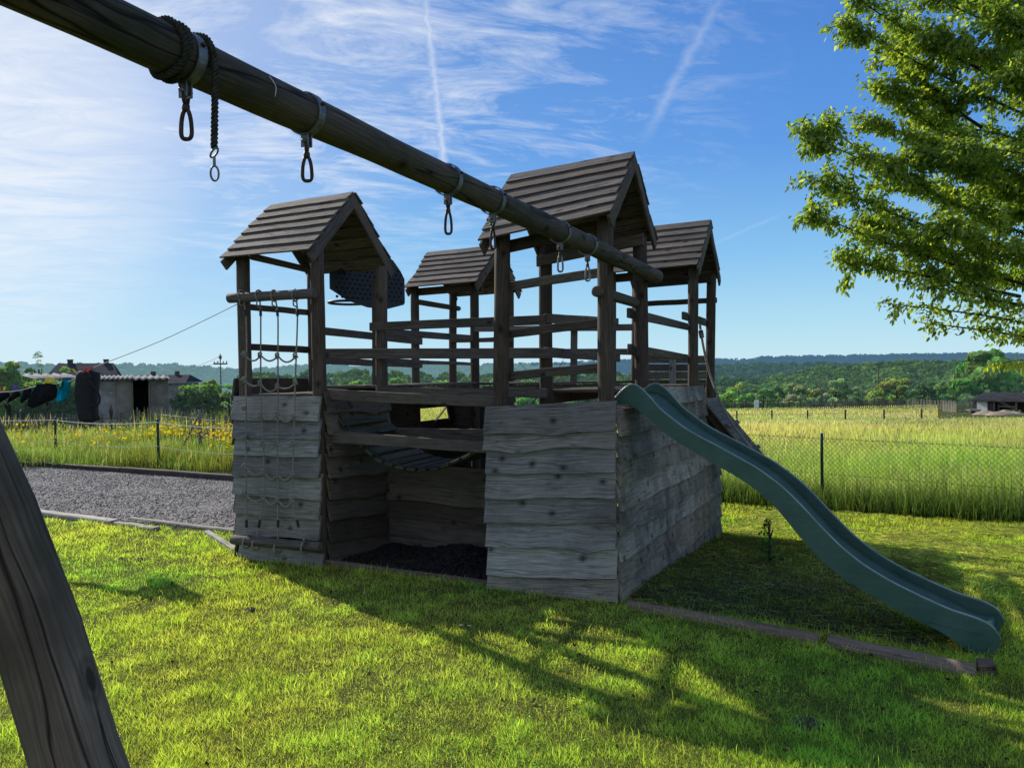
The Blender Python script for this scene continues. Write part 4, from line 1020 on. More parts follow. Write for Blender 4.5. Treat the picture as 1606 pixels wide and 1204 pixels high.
# left fence with white rope
lf = thing('wire_fence', gnd(170, 15), 'low fence of green steel posts and white rope beyond the gravel', 'fence')
LP = [(-120, 648, 712), (88, 654, 722), (249, 657, 737), (430, 664, 752)]
lps = []
for x, yt, yb in LP:
    p = on(x, yb, 2, .0); top = p + V((0, 0, (yb - yt) / F_PX * (p - CAM).dot(FWD))); lps.append(top)
    steel_post(p.x, p.y, 0, top.z, lf, .026)
for dz, nm in ((-.06, 'white_rope'), (-.52, 'white_rope')):
    mb = MB(); P = []
    for a, b in zip(lps, lps[1:]):
        for k in range(8): t = k / 8; P.append(a.lerp(b, t) + V((0, -.03, dz - .06 * 4 * t * (1 - t))))
    mb.log(P, .0085 if dz > -.1 else .004, 6, rough=0, cap=0); mb.build(nm, M['white'], lf)
# split paling fences
def paling(name, P, label, h, gap, wd, mat='pale', cat='fence', lean=.05, top=1):
    root = thing(name, P[0], label, cat); P = [V(p) for p in P]; cnt = 0
    for a, b in zip(P, P[1:]):
        L = (b - a).length; n = int(L / gap); d = (b - a) / L
        for k in range(n):
            if cnt >= 99: break
            p = a + d * (k + .5) * gap; p.z = hz(p.x, p.y); hh = h * random.uniform(.88, 1.08); ln = d * random.uniform(-lean, lean) * hh
            mb = MB(); t = p + ln + V((0, 0, hh)); wv = d * wd * random.uniform(.7, 1.15)
            mb.prism([p - wv / 2, p + wv / 2, p + wv / 2 + V((0, .015, 0)), p - wv / 2 + V((0, .015, 0))], [t - wv / 2.6, t + wv / 2.6, t + wv / 2.6 + V((0, .015, 0)), t - wv / 2.6 + V((0, .015, 0))])
            mb.build('pale', M[mat], root); cnt += 1
    for f in (.3, .8):
        mb = MB(); mb.log([V((p.x, p.y - .02, hz(p.x, p.y) + h * f)) for p in P], .006 * max(1, gap / .12), 5, rough=0, cap=0); mb.build('wire', M['wire'], root)
    return root
pf = paling('paling_fence', [gnd(200, 23.5), gnd(250, 23.2), gnd(300, 21), gnd(330, 19.5), gnd(420, 18.5)], 'grey split paling fence leaning in the long grass in front of the hedge', .86, .075, .036, lean=.12)
pf2 = paling('paling_fence', [gnd(-40, 24.5), gnd(90, 24.5), gnd(200, 24)], 'dark split paling fence half buried in tall grass behind the hanging bag', .70, .10, .045, lean=.12)
mb = MB(); mb.log([on(281, 668, 0, gnd(290, 19).x).lerp(gnd(282, 18.5), 1.0) + V((0, 0, .05)), far(310.5, 653, 18.5)], .025, 8, 3, .05); single(mb, 'leaning_stick', M['pale'], 'bare wooden stick propped slantwise against the paling fence post', 'stick')
mb = MB(); p = gnd(312, 18.6); mb.log([p - V((0, 0, .1)), V((p.x, p.y, far(312, 643, 18.6).z))], .035, 8, 3, .05); single(mb, 'fence_post', M['pale'], 'thick grey wooden post at the corner of the paling fence, held by the stick', 'post')
# field fences far right
GF = 'slim posts crossing the middle of the meadow'
fx_ = [(1155, 640, 655), (1210, 641, 657), (1266, 643, 660), (1325.5, 645, 662), (1386, 647, 664), (1445, 648, 663)]
nm_ = ['furthest left', 'second from the left', 'third from the left', 'third from the right', 'second from the right', 'furthest right']
for i, (x, yt, yb) in enumerate(fx_):
    p = gnd(x, 58 - i); mb = MB(); mb.log([p - V((0, 0, .3)), V((p.x, p.y, p.z + .92))], .06, 8, 3, .05)
    single(mb, 'field_post', M['post'], 'slim dark post standing in the meadow, %s of a row of six' % nm_[i], 'post', GF)
paling('field_fence', [gnd(1255, 96), gnd(1340, 96), gnd(1420, 92), gnd(1480, 86)], 'long pale paling fence at the far edge of the meadow below the bushes', 1.05, .24, .13, lean=.1)
paling('field_fence', [gnd(1478, 80), gnd(1500, 76), gnd(1532, 75)], 'grey close-set paling fence running up to the field shelter', 1.15, .1, .075, lean=.08)
rf = thing('rail_fence', gnd(1150, 100), 'dark post and rail fence at the left end of the meadow under the trees', 'fence')
for k in range(9):
    p = gnd(1118 + k * 17, 100); mb = MB(); mb.log([p - V((0, 0, .2)), p + V((0, 0, 1.15))], .08, 7, 2, .05); mb.build('post', M['post'], rf)
for z in (.55, 1.0):
    a, b = gnd(1116, 99.8), gnd(1258, 99.8); mb = MB(); mb.board(a + V((0, 0, z)), b + V((0, 0, z)), (0, 0, .12), (0, .05, 0), seg=6); mb.build('rail', M['rail'], rf)
mb = MB(); p = gnd(1186.5, 97); mb.box((p.x - .25, p.y - .15, p.z - .05), (p.x + .25, p.y + .15, p.z + 1.15)); single(mb, 'white_box', M['render'], 'small white box standing before the rail fence under the trees', 'box', bevel=.05)
# ------------------------------------------------------------------ buildings
# frames: local axes from the camera's level view directions so that walls meet the sight line the way the photo shows
def frame(px, D, yaw):
    o = gnd(px, D); c, s = math.cos(yaw), math.sin(yaw); ex = RT0 * c + FW0 * s; ey = FW0 * c - RT0 * s
    return o, ex, ey
def fbox(mb, o, ex, ey, x0, x1, y0, y1, z0, z1):
    def q(x, y, z): return o + ex * x + ey * y + V((0, 0, z))
    mb.prism([q(x0, y0, z0), q(x0, y1, z0), q(x0, y1, z1), q(x0, y0, z1)], [q(x1, y0, z0), q(x1, y1, z0), q(x1, y1, z1), q(x1, y0, z1)])
def gable(mb, o, ex, ey, x0, x1, y0, y1, ze, zr, hip=0.0, th=.12):
    def q(x, y, z): return o + ex * x + ey * y + V((0, 0, z))
    ym = (y0 + y1) / 2; v = [q(x0, y0, ze), q(x1, y0, ze), q(x1, y1, ze), q(x0, y1, ze), q(x0 + hip, ym, zr), q(x1 - hip, ym, zr)]; b = len(mb.v); mb.v += v
    for f in ((0, 1, 5, 4), (2, 3, 4, 5), (1, 2, 5), (3, 0, 4), (3, 2, 1, 0)): mb.face([b + i for i in f], None, .5)
# house beyond the shed
o, ex, ey = frame(140, 62, .42)
hs_ = thing('house', o, 'distant house with broad dark slate roof and two chimneys behind the shed', 'house')
zr = far(150, 569.5, 65).z - o.z; ze = far(180, 588.5, 62).z - o.z
mb = MB(); fbox(mb, o, ex, ey, -2.6, 1.7, .6, 5.4, 0, ze - .05); mb.build('wall', M['conc'], hs_)
mb = MB(); gable(mb, o, ex, ey, -3.0, 2.1, 0, 6, ze, zr, .5); rfh = mb.build('roof', M['slate'], hs_)
for cx in (-1.6, 1.05):
    mb = MB(); fbox(mb, o, ex, ey, cx - .18, cx + .18, 2.7, 3.3, zr - .5, zr + .32); fbox(mb, o, ex, ey, cx - .22, cx + .22, 2.65, 3.35, zr + .24, zr + .30); mb.build('chimney', M['brick'], rfh)
o, ex, ey = frame(245, 75, .1)
h2 = thing('house', o, 'low dark roofed house with two short chimneys peeping over the right of the shed', 'house')
zr = far(250, 588, 77).z - o.z; ze = far(270, 600, 75).z - o.z
mb = MB(); fbox(mb, o, ex, ey, -3, 2.4, .4, 5.4, 0, ze - .05); mb.build('wall', M['conc'], h2)
mb = MB(); gable(mb, o, ex, ey, -3.4, 2.8, 0, 6, ze, zr, .5); rf2 = mb.build('roof', M['slate'], h2)
for px in (224.5, 261):
    cx = (px - 245) / F_PX * 77; mb = MB(); fbox(mb, o, ex, ey, cx - .16, cx + .16, 2.8, 3.3, zr - .4, zr + .38); mb.build('chimney', M['brick'], rf2)
# grey panel shed
D = 27.0; o, ex, ey = frame(205, D, R(26.4)); k = D / F_PX / 1.116
sh = thing('garden_shed', o, 'shabby grey panel shed with an open dark doorway and corrugated roof', 'shed')
def zz(y): return far(205, y, D).z - o.z
mb = MB(); fbox(mb, o, ex, ey, (148 - 205) * k, (181 - 205) * k, 0, .06, 0, zz(597)); mb.build('wall', M['conc'], sh)
mb = MB(); fbox(mb, o, ex, ey, (181.3 - 205) * k, (208 - 205) * k, 0, .05, 0, zz(594)); mb.build('wall', M['concd'], sh)
mb = MB(); fbox(mb, o, ex, ey, (234 - 205) * k, (265 - 205) * k, -.01, .05, 0, zz(594.5)); pn = mb.build('wall', M['concd'], sh)
mb = MB()
x0, x1, z0, z1 = (237 - 205) * k, (262 - 205) * k, zz(635), zz(603)
for b in ((x0, x1, z0, z0 + .04), (x0, x1, z1 - .04, z1), (x0, x0 + .04, z0 + .04, z1 - .04), (x1 - .04, x1, z0 + .04, z1 - .04)): fbox(mb, o, ex, ey, b[0], b[1], -.035, -.01, b[2], b[3])
mb.build('panel_moulding', M['concd'], pn)
mb = MB(); fbox(mb, o, ex, ey, (207 - 205) * k, (235 - 205) * k, .9, .95, 0, zz(596)); mb.build('doorway', M['void'], sh)
mb = MB(); fbox(mb, o, ex, ey, (205.8 - 205) * k, (208.5 - 205) * k, -.03, .08, 0, zz(597)); fbox(mb, o, ex, ey, (233 - 205) * k, (235.5 - 205) * k, -.03, .08, 0, zz(596)); mb.build('door_frame', M['pale'], sh)
mb = MB(); fbox(mb, o, ex, ey, (148 - 205) * k, (150 - 205) * k, .06, 2.6, 0, zz(594)); fbox(mb, o, ex, ey, (263 - 205) * k, (265 - 205) * k, .05, 2.6, 0, zz(594)); fbox(mb, o, ex, ey, (150 - 205) * k, (263 - 205) * k, 2.55, 2.6, 0, zz(592)); mb.build('wall', M['conc'], sh)
def corr(x0, x1, y0, y1, z0, z1, pitch=.076, amp=.022, skew=0.0):
    n = int((x1 - x0) / (pitch / 6)); vs = []
    for i in range(n + 1):
        x = x0 + (x1 - x0) * i / n; dz = amp * math.sin(2 * math.pi * x / pitch)
        for y, z in ((y0, z0), ((y0 + y1) / 2, (z0 + z1) / 2), (y1, z1)): p = o + ex * (x + skew * (y - y0)) + ey * y; vs.append((p.x, p.y, o.z + z + dz))
    f = [(i * 3 + j, (i + 1) * 3 + j, (i + 1) * 3 + j + 1, i * 3 + j + 1) for i in range(n) for j in range(2)]
    q = polymesh('roof_sheet', vs, np.array(f), M['sheet'], parent=sh, smooth=True); q.modifiers.new('t', 'SOLIDIFY').thickness = .006; return q
corr((147 - 205) * k, (209 - 205) * k, -.28, 2.9, zz(594.5), zz(588), .15, .03)
corr((206 - 205) * k, (270 - 205) * k, -.32, 2.9, zz(595.5), zz(589), .22, .03)
# lean-to with striped roof to the left of it
D2 = 30.0; o, ex, ey = frame(90, D2, R(30)); k2 = D2 / F_PX / 1.16
lt = thing('lean_to', o, 'low lean-to with light ribbed roof behind the clothes line hedge', 'shed')
mb = MB(); fbox(mb, o, ex, ey, (66 - 90) * k2, (150 - 90) * k2, .2, 2.8, 0, far(90, 598, D2).z - o.z); mb.build('wall', M['conc'], lt)
sh_, sh = sh, lt
corr((66 - 90) * k2, (152 - 90) * k2, 0, 3.0, far(90, 597, D2).z - o.z, far(90, 586.5, 33).z - o.z, .34, .05, -.30)
sh = sh_
# field shelter on the right
D = 75.0; o, ex, ey = frame(1565, D, R(-55)); k = D / F_PX / 1.09
st = thing('field_shelter', o, 'open fronted field shelter with ribbed dark roof and one whitewashed end wall', 'shelter')
def zz(y): return far(1565, y, D).z - o.z
zb, ze, zt = -.3, zz(628.5), far(1565, 615, D + 2.6).z - o.z
mb = MB(); fbox(mb, o, ex, ey, (1531 - 1565) * k, (1548 - 1565) * k, 0, .2, zb, ze - .05); mb.build('block_wall', M['render'], st)
mb = MB(); fbox(mb, o, ex, ey, (1548.2 - 1565) * k, (1559 - 1565) * k, .1, .2, zb, ze - .06); mb.build('board_wall', M['inner'], st)
mb = MB(); fbox(mb, o, ex, ey, (1526 - 1565) * k, (1529 - 1565) * k, .0, 4.2, zb, ze - .05); fbox(mb, o, ex, ey, (1529 - 1565) * k, (1680 - 1565) * k, 4.0, 4.2, zb, ze + .2); mb.build('back_wall', M['inner'], st)
for x in (1559.5, 1593.5, 1640): mb = MB(); fbox(mb, o, ex, ey, (x - 1565) * k - .07, (x - 1565) * k + .07, -.1, .05, zb, ze - .05); mb.build('post', M['pale'], st)
for a, b, z in ((1566, 1592, .55), (1566, 1592, .95), (1566, 1567.5, 1.1)):
    mb = MB(); fbox(mb, o, ex, ey, (a - 1565) * k, (b - 1565) * k, -.15, -.08, zb + z - (.12 if b > a + 5 else 1.0), zb + z); mb.build('gate_rail', M['pale'], st)
n = 220; vs = []
for i in range(n + 1):
    x = (1524 - 1565) * k + (1700 - 1524) * k * i / n; dz = .035 * (1 if (i % 8) < 2 else 0)
    for y, z in ((-.45, ze - .02), (2.6, zt), (5.0, zt - .5)): p = o + ex * x + ey * y; vs.append((p.x, p.y, o.z + z + dz))
f = [(i * 3 + j, (i + 1) * 3 + j, (i + 1) * 3 + j + 1, i * 3 + j + 1) for i in range(n) for j in range(2)]
q = polymesh('roof', vs, np.array(f), M['slate'], parent=st); q.modifiers.new('t', 'SOLIDIFY').thickness = .05
def heap(px, D, rx, ry, h, label):
    c = gnd(px, D); vs = []; NR, NA = 9, 28
    for i in range(NR + 1):
        r = i / NR
        for j in range(NA):
            a = 2 * math.pi * j / NA; p = c + RT0 * (rx * r * math.cos(a)) + FW0 * (ry * r * math.sin(a)); z = h * (1 - r * r) * (1 + .7 * mnoise.noise(V((p.x * 1.1, p.y * 1.1, 1)))); vs.append((p.x, p.y, c.z + z - .03))
    f = [(i * NA + j, i * NA + (j + 1) % NA, (i + 1) * NA + (j + 1) % NA, (i + 1) * NA + j) for i in range(NR) for j in range(NA)]
    tag(polymesh('earth_heap', vs, np.array(f), M['sand'], smooth=True), label, 'heap', 'earth heaps before the shelter')
heap(1547, 69, 1.3, 1.0, .35, 'sandy earth heap below the white wall of the field shelter')
heap(1575, 67, 1.7, 1.0, .45, 'larger sandy earth heap in front of the posts of the field shelter')
o = gnd(1528, 71); k = 71 / F_PX
tr = thing('farm_trailer', o, 'low flat grey trailer parked at the corner of the field shelter', 'trailer')
mb = MB(); fbox(mb, o, RT0, FW0, -.55, .45, -.3, .5, .30, .42); mb.build('flatbed', M['sheet'], tr)
for x in (-.3, .25): mb = MB(); mb.log([o + RT0 * x + V((0, 0, .16)) - FW0 * .34, o + RT0 * x + V((0, 0, .16)) - FW0 * .2], .16, 14, 1, 0, .02); mb.build('wheel', M['tape'], tr)
# utility poles
def upole(px, D, ytop, cross, label, r=.13):
    p = gnd(px, D); zt = far(px, ytop, D).z; root = thing('utility_pole', p, label, 'utility pole')
    mb = MB(); mb.log([p - V((0, 0, .5)), V((p.x, p.y, zt))], [r, r * .6], 8, 5, .0); mb.build('mast', M['post'], root)
    for y, hw in cross:
        z = far(px, y, D).z; mb = MB(); mb.board(V((p.x, p.y, z)) - RT0 * hw, V((p.x, p.y, z)) + RT0 * hw, (0, 0, .16), FW0 * .12); cb = mb.build('crossarm', M['post'], root)
        for s in (-.9, -.4, .4, .9): mb = MB(); c = V((p.x, p.y, z)) + RT0 * hw * s; mb.log([c + V((0, 0, .05)), c + V((0, 0, .35))], .06, 6, 1, 0, .02); mb.build('insulator', M['conc'], cb)
    return V((p.x, p.y, zt))
pt = upole(346.5, 95, 554.5, ((570.5, .85), (562, .14)), 'dark power pole with one crossarm on the skyline left of the towers', .085)
upole(1378, 190, 569, ((571, .7),), 'thin grey power pole rising from the bushes beyond the meadow', .16)
pw = thing('power_line', pt, 'thin power line hanging from the dark power pole towards the left', 'power line')
for dz in (-.3, -.9):
    mb = MB(); a, b = pt + V((0, 0, dz)), far(240, 572, 140); mb.log([a.lerp(b, t) - V((0, 0, 1.2 * 4 * t * (1 - t))) for t in np.linspace(0, 1, 12)], .022, 4, rough=0, cap=0); mb.build('wire', M['tape'], pw)

# ------------------------------------------------------------------ clothes line
YL = -.14
la = on(372, 477, 1, -.02); lb = on(143, 578, 1, YL)
lpts = [la, la.lerp(lb, .5) - V((0, 0, .03)), lb, on(112, 597, 1, YL - .06), on(60, 605, 1, YL - .18), on(0, 615, 1, YL - .30), on(-160, 612, 1, YL - .5), on(-330, 560, 1, YL - .7)]
mb = MB(); mb.log(spl(lpts), .0042, 6, rough=0, cap=0); single(mb, 'clothes_line', M['white'], 'thin clothes line running from the left tower down to the hanging bag', 'clothes line')
def lp(px):
    best = min(spl(lpts, 40), key=lambda p: abs(proj(p)[0] - px)); return best.copy()
kx = (lb - CAM).dot(FWD) / F_PX
exL = RT0
bagt = thing('holdall', lb + V((0, 0, -.55)), 'long black holdall bag hanging upright from the clothes line', 'bag')
def bagpt(x, y, d=0): return on(x, y, 1, YL) + FW0 * d
prof = [(580.5, 138.5, 9), (583, 139, 15), (588, 138.5, 17), (596, 137.8, 17.2), (610, 136.5, 16.5), (630, 136, 15.8), (632, 136.6, 15.2), (645, 137.3, 15), (655, 139, 14), (660, 139.5, 12), (662, 139.5, 6)]
vs, ff = [], []; na_ = 28
for y, xc, hw in prof:
    c = bagpt(xc, y)
    for j in range(na_):
        a = 2 * math.pi * j / na_; cx_ = math.copysign(abs(math.cos(a)) ** .75, math.cos(a)); sx_ = math.copysign(abs(math.sin(a)) ** .75, math.sin(a))
        wr_ = 1 + .05 * mnoise.noise(V((math.cos(a) * 2, math.sin(a) * 2, y * .11)))
        vs.append(tuple(c + exL * hw * kx * cx_ * wr_ + FW0 * hw * kx * .85 * sx_ * wr_))
for i in range(len(prof) - 1):
    for j in range(na_): ff.append((i * na_ + j, i * na_ + (j + 1) % na_, (i + 1) * na_ + (j + 1) % na_, (i + 1) * na_ + j))
ff.append(tuple(range(na_))); ff.append(tuple(range(len(prof) * na_ - 1, (len(prof) - 1) * na_ - 1, -1)))
me = bpy.data.meshes.new('bag_body'); me.from_pydata(vs, [], ff); me.update(); me.materials.append(M['bag'])
for p in me.polygons: p.use_smooth = True
o = bpy.data.objects.new('bag_body', me); col.objects.link(o); setpar(o, bagt); sb = o.modifiers.new('s', 'SUBSURF'); sb.levels = sb.render_levels = 1
mb = MB(); mb.log(spl([bagpt(146, 592, -.10), bagpt(153, 606, -.07), bagpt(158, 620, -.03), bagpt(158, 631, -.03), bagpt(153, 636, -.04), bagpt(145, 633, -.11)]), .011, 8, rough=0, cap=0); mb.build('strap', M['bag'], bagt)
mb = MB(); mb.log(spl([bagpt(143, 577, 0), bagpt(146, 584, -.08), bagpt(150, 592, -.10)]), .010, 8, rough=0, cap=0); mb.build('loop', M['bag'], bagt)
mb = MB(); mb.log([bagpt(152, 659, .02), bagpt(153, 652, .0)], .02, 8, 2); mb.build('end_flap', M['bag'], bagt)
def garment(outl, mat, label, name, cat, yoff=0.0, grp=None):
    pts = [on(x, y, 1, YL - .02 + yoff - (0 if x > 100 else .16)) for x, y in outl]; n = len(pts); c = sum(pts, V((0, 0, 0))) / n
    vs, ff = [], []; RN = 5
    for s in (0, 1):
        for r in range(RN):
            f = 1 - r / RN
            for p in pts: q = c + (p - c) * f; vs.append(tuple(q + FW0 * ((.02 if s else -.02) * (1 - f ** 2) * 1.6 + .03 * mnoise.noise(q * 9))))
        vs.append(tuple(c + FW0 * (.03 if s else -.03)))
    st_ = RN * n + 1
    for s in (0, 1):
        b = s * st_
        for r in range(RN - 1):
            for i in range(n): ff.append((b + r * n + i, b + r * n + (i + 1) % n, b + (r + 1) * n + (i + 1) % n, b + (r + 1) * n + i))
        for i in range(n): ff.append((b + (RN - 1) * n + i, b + (RN - 1) * n + (i + 1) % n, b + st_ - 1))
    for i in range(n): ff.append((i, (i + 1) % n, st_ + (i + 1) % n, st_ + i))
    me = bpy.data.meshes.new(name); me.from_pydata(vs, [], ff); me.update(); me.materials.append(M[mat])
    for p in me.polygons: p.use_smooth = True
    o = bpy.data.objects.new(name, me); col.objects.link(o); tag(o, label, cat, grp); return o
GC = 'dark clothes hung on the line'
garment([(99, 592), (106, 592), (112, 593), (112, 603), (109, 614), (105, 623), (98, 630.5), (90, 631), (86.5, 628), (89, 618), (89, 607), (96, 606), (101, 602), (102, 596), (98, 597)], 'blue', 'bright turquoise bathing garment pegged to the clothes line next to the black bag', 'bathing_garment', 'clothing', grp='clothes hung on the line')
garment([(0, 615), (7, 613), (15, 617), (14, 622), (6, 627), (-2, 633), (-14, 634), (-14, 620)], 'cloth', 'black sock at the far left of the clothes line with red and yellow pegs', 'sock', 'clothing', grp=GC)
garment([(19, 611), (27, 612), (34, 617), (32, 621), (24, 625), (15, 631), (11, 634), (14, 622)], 'cloth', 'black sock hanging below the purple peg', 'sock', 'clothing', grp=GC)
garment([(40, 606), (47, 608), (50, 613), (47, 622), (40, 628), (33, 633), (31, 629), (35, 619)], 'cloth', 'black sock hanging below the single upright yellow peg', 'sock', 'clothing', grp=GC)
garment([(58, 603), (66, 602), (76, 601), (86, 603), (89, 612), (88, 622), (82, 628), (72, 631), (62, 636), (51, 640), (43, 636), (46, 624), (52, 612)], 'cloth', 'wide crumpled black garment pegged with a row of yellow pegs', 'garment', 'clothing', grp=GC)
def peg(px, py, mat, label, tilt=.3):
    c = on(px, py, 1, YL - .1); root = thing('clothes_peg', c, label, 'clothes peg', 'pegs on the clothes line')
    for s in (-1, 1):
        mb = MB(); a = c + RT0 * .004 * s - V((0, 0, .03)); b = c + RT0 * (.011 * s + tilt * .04) + V((0, 0, .03)); mb.board(a, b, FW0 * .012, RT0 * .008); mb.build('jaw', M[mat], root, bevel=.001)
peg(1, 611, 'red', 'red clothes peg on the leftmost black sock', -.4); peg(5.5, 610, 'yellow', 'yellow clothes peg touching the red one on the leftmost black sock', .5)
peg(22, 608, 'purple', 'purple clothes peg on the clothes line', .2); peg(25, 609, 'purple', 'second purple clothes peg, right of the first', .6)
peg(40, 604.5, 'yellow', 'lone upright yellow clothes peg between purple pegs and crumpled garment', .2)
for i, (x, q) in enumerate(((71, 'leftmost'), (75, 'second'), (79, 'third'), (83, 'rightmost'))): peg(x, 596.5, 'yellow', 'yellow clothes peg on the crumpled black garment, %s of four' % q, random.uniform(-.5, .6))
peg(122, 582, 'yellow', 'yellow clothes peg at the top left of the black bag', -1.5); peg(130, 580.5, 'red', 'red clothes peg on top of the black bag', 1.2); peg(136, 579.5, 'red', 'second red clothes peg on the bag top, nearer the strap', 1.5)
# ------------------------------------------------------------------ grass
def in_house(x, y): return (x > -.10) & (x < XR + .09) & (y > -.06) & (y < SY + TD + .08)
def fence_side(x, y):                     # >0 beyond the chain-link fence line
    return (x - fo_.x) * (-fdir.y) + (y - fo_.y) * fdir.x
def blades(name, x, y, h, wd, tint, mat, lean=.5, seg2=False, z=None):
    n = len(x); z = hz_np(x, y) if z is None else z
    a = RNG.random(n) * 2 * np.pi; dx, dy = np.cos(a) * wd / 2, np.sin(a) * wd / 2
    la = RNG.random(n) * 2 * np.pi; ll = h * lean * (RNG.random(n) ** 1.3 if lean < 1 else .25 + .65 * RNG.random(n))
    lx, ly = np.cos(la) * ll, np.sin(la) * ll
    b0 = np.stack([x - dx, y - dy, z - .004], 1); b1 = np.stack([x + dx, y + dy, z - .004], 1)
    hh = np.sqrt(np.maximum(h * h - ll * ll * .8, (h * .30) ** 2))
    if not seg2:
        t = np.stack([x + lx, y + ly, z + hh], 1)
        vs = np.stack([b0, b1, t], 1).reshape(-1, 3); f = np.arange(n * 3).reshape(-1, 3); k = 3
        tt = np.stack([tint * .42, tint * .42, tint * 1.22], 1).reshape(-1, 3); fl = f  # dark bases and light tips paint the shade down in the turf
    else:
        mx, my, mz = x + lx * .35, y + ly * .35, z + hh * .62
        m0 = np.stack([mx - dx * .8, my - dy * .8, mz], 1); m1 = np.stack([mx + dx * .8, my + dy * .8, mz], 1)
        t = np.stack([x + lx * 1.1, y + ly * 1.1, z + hh * .98], 1)
        vs = np.stack([b0, b1, m1, m0, t], 1).reshape(-1, 3); i = np.arange(n)[:, None] * 5
        fl = [i + np.array([[0, 1, 2, 3]]), i + np.array([[3, 2, 4]])]
        tt = np.stack([tint * .38, tint * .38, tint, tint, tint * 1.15], 1).reshape(-1, 3)  # same painted shade, darkest at the foot of each blade
    return tag(polymesh(name, vs, fl, M[mat], tt), kind='stuff')
def from_cam(D, L): return CAM.x + FW0.x * D + RT0.x * L, CAM.y + FW0.y * D + RT0.y * L
def vnoise(x, y, f, s=0): return np.array([mnoise.noise(V((a * f, b * f, s))) for a, b in zip(x, y)])
def fbm_grid(f, s):                        # cheap smooth noise on arrays through a table
    tab = RNG.random((64, 64))
    def g(x, y):
        u, v = np.asarray(x) * f + s, np.asarray(y) * f + s * 1.7
        iu, iv = np.floor(u).astype(int), np.floor(v).astype(int); fu, fv = u - iu, v - iv; fu = fu * fu * (3 - 2 * fu); fv = fv * fv * (3 - 2 * fv)
        q = lambda a, b: tab[a % 64, b % 64]
        return (q(iu, iv) * (1 - fu) + q(iu + 1, iv) * fu) * (1 - fv) + (q(iu, iv + 1) * (1 - fu) + q(iu + 1, iv + 1) * fu) * fv
    return g
nA, nB, nC = fbm_grid(1.1, 3), fbm_grid(4.0, 9), fbm_grid(.35, 5)
n = 950000
D = 2.2 * (15.5 / 2.2) ** RNG.random(n); L = (RNG.random(n) * 2 - 1) * (.80 * D + .3)
x, y = from_cam(D, L)
edge = .22 * (nB(x, y) - .5)
ok = ~in_house(x, y) & ~((x < 0) & (y > 1.02 + (x + .12) * .0723 - .20 + edge)) & (fence_side(x, y) < -.05) & ~((x < -.1) & (y > .9))
# thin under the slide, where clippings lie
sx_, sy_ = x + .9 * (nA(x + 9, y) - .5), y + .9 * (nA(x, y + 7) - .5)
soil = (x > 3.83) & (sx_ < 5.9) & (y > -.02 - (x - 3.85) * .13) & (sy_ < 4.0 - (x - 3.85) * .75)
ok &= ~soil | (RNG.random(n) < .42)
x, y, D = x[ok], y[ok], D[ok]
pa, pb, pc = nA(x, y), nB(x, y), nC(x, y)
pf_ = fbm_grid(13.0, 4)(x, y); pg_ = fbm_grid(7.0, 6)(x, y)
h = (.014 + .022 * RNG.random(len(x)) ** 1.5) * (.35 + .75 * pb + .68 * pf_ * pg_ * 2 + .06) * (1 + .3 * (pa > .68)); h *= np.where(y < -.02, 1, 1.15)
kerb = (np.abs(y + .06 + np.maximum(x - 3.8, 0) * .22) < .13) & (x > .3) & (x < 6.4); h = np.where(kerb, h * 1.7, h)
wd = .0031 * np.maximum(1, D / 3.6) * (.7 + .6 * RNG.random(len(x)))
t = np.stack([.118 + .048 * pa, .172 + .040 * pb, .026 + .018 * pc], 1) * ((.55 + .75 * RNG.random(len(x))) * (.45 + 1.0 * pf_ * .6 + .5 * pg_))[:, None]
dry = RNG.random(len(x)) < .06 + .08 * (pc > .6); t[dry] = np.array([.22, .20, .075]) * (.6 + .6 * RNG.random(dry.sum()))[:, None]
dark = (pa < .30); t[dark] *= np.array([.84, .95, .95])
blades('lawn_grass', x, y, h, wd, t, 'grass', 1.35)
# taller single stalks and clover leaves
n = 5200; D = 2.6 * (11 / 2.6) ** RNG.random(n); L = (RNG.random(n) * 2 - 1) * .75 * D; x, y = from_cam(D, L); ok = ~in_house(x, y) & ~((x < 0) & (y > .6)) & ~((x > 3.85) & (y > -.1)); x, y, D = x[ok], y[ok], D[ok]
blades('tall_lawn_stalks', x, y, .035 + .05 * RNG.random(len(x)), .0028 * np.maximum(1, D / 4), np.tile([.16, .21, .04], (len(x), 1)), 'grass', .5, True)
n = 3200; D = 2.5 * (8 / 2.5) ** RNG.random(n); L = (RNG.random(n) * 2 - 1) * .75 * D; x, y = from_cam(D, L); ok = ~in_house(x, y) & (nA(x + 5, y) + .5 * nB(x, y + 3) > .98) & (y < -.1); x, y, D = x[ok], y[ok], D[ok]
def leaflets(name, x, y, z, s, tint, mat, kind='stuff', flat=.5):
    n = len(x); nr = RNG.normal(size=(n, 3)) * np.array([flat, flat, .3]); nr[:, 2] += 1; nr /= np.linalg.norm(nr, axis=1, keepdims=True)
    a = np.cross(nr, RNG.normal(size=(n, 3))); a /= np.linalg.norm(a, axis=1, keepdims=True); b = np.cross(nr, a); c = np.stack([x, y, z], 1); s = np.asarray(s)[:, None]
    vs = np.stack([c - a * s, c - b * s * .7, c + a * s, c + b * s * .7], 1).reshape(-1, 3)
    o = polymesh(name, vs, np.arange(n * 4).reshape(-1, 4), M[mat], np.repeat(tint, 4, 0)); return tag(o, kind=kind)
rep = 5; X, Y_ = np.repeat(x, rep) + RNG.normal(size=len(x) * rep) * .022, np.repeat(y, rep) + RNG.normal(size=len(x) * rep) * .022
leaflets('clover_leaves', X, Y_, hz_np(X, Y_) + .010 + .022 * RNG.random(len(X)), .004 + .0055 * RNG.random(len(X)), np.stack([.09 + .06 * RNG.random(len(X)), .15 + .06 * RNG.random(len(X)), .03 + .02 * RNG.random(len(X))], 1), 'grass')
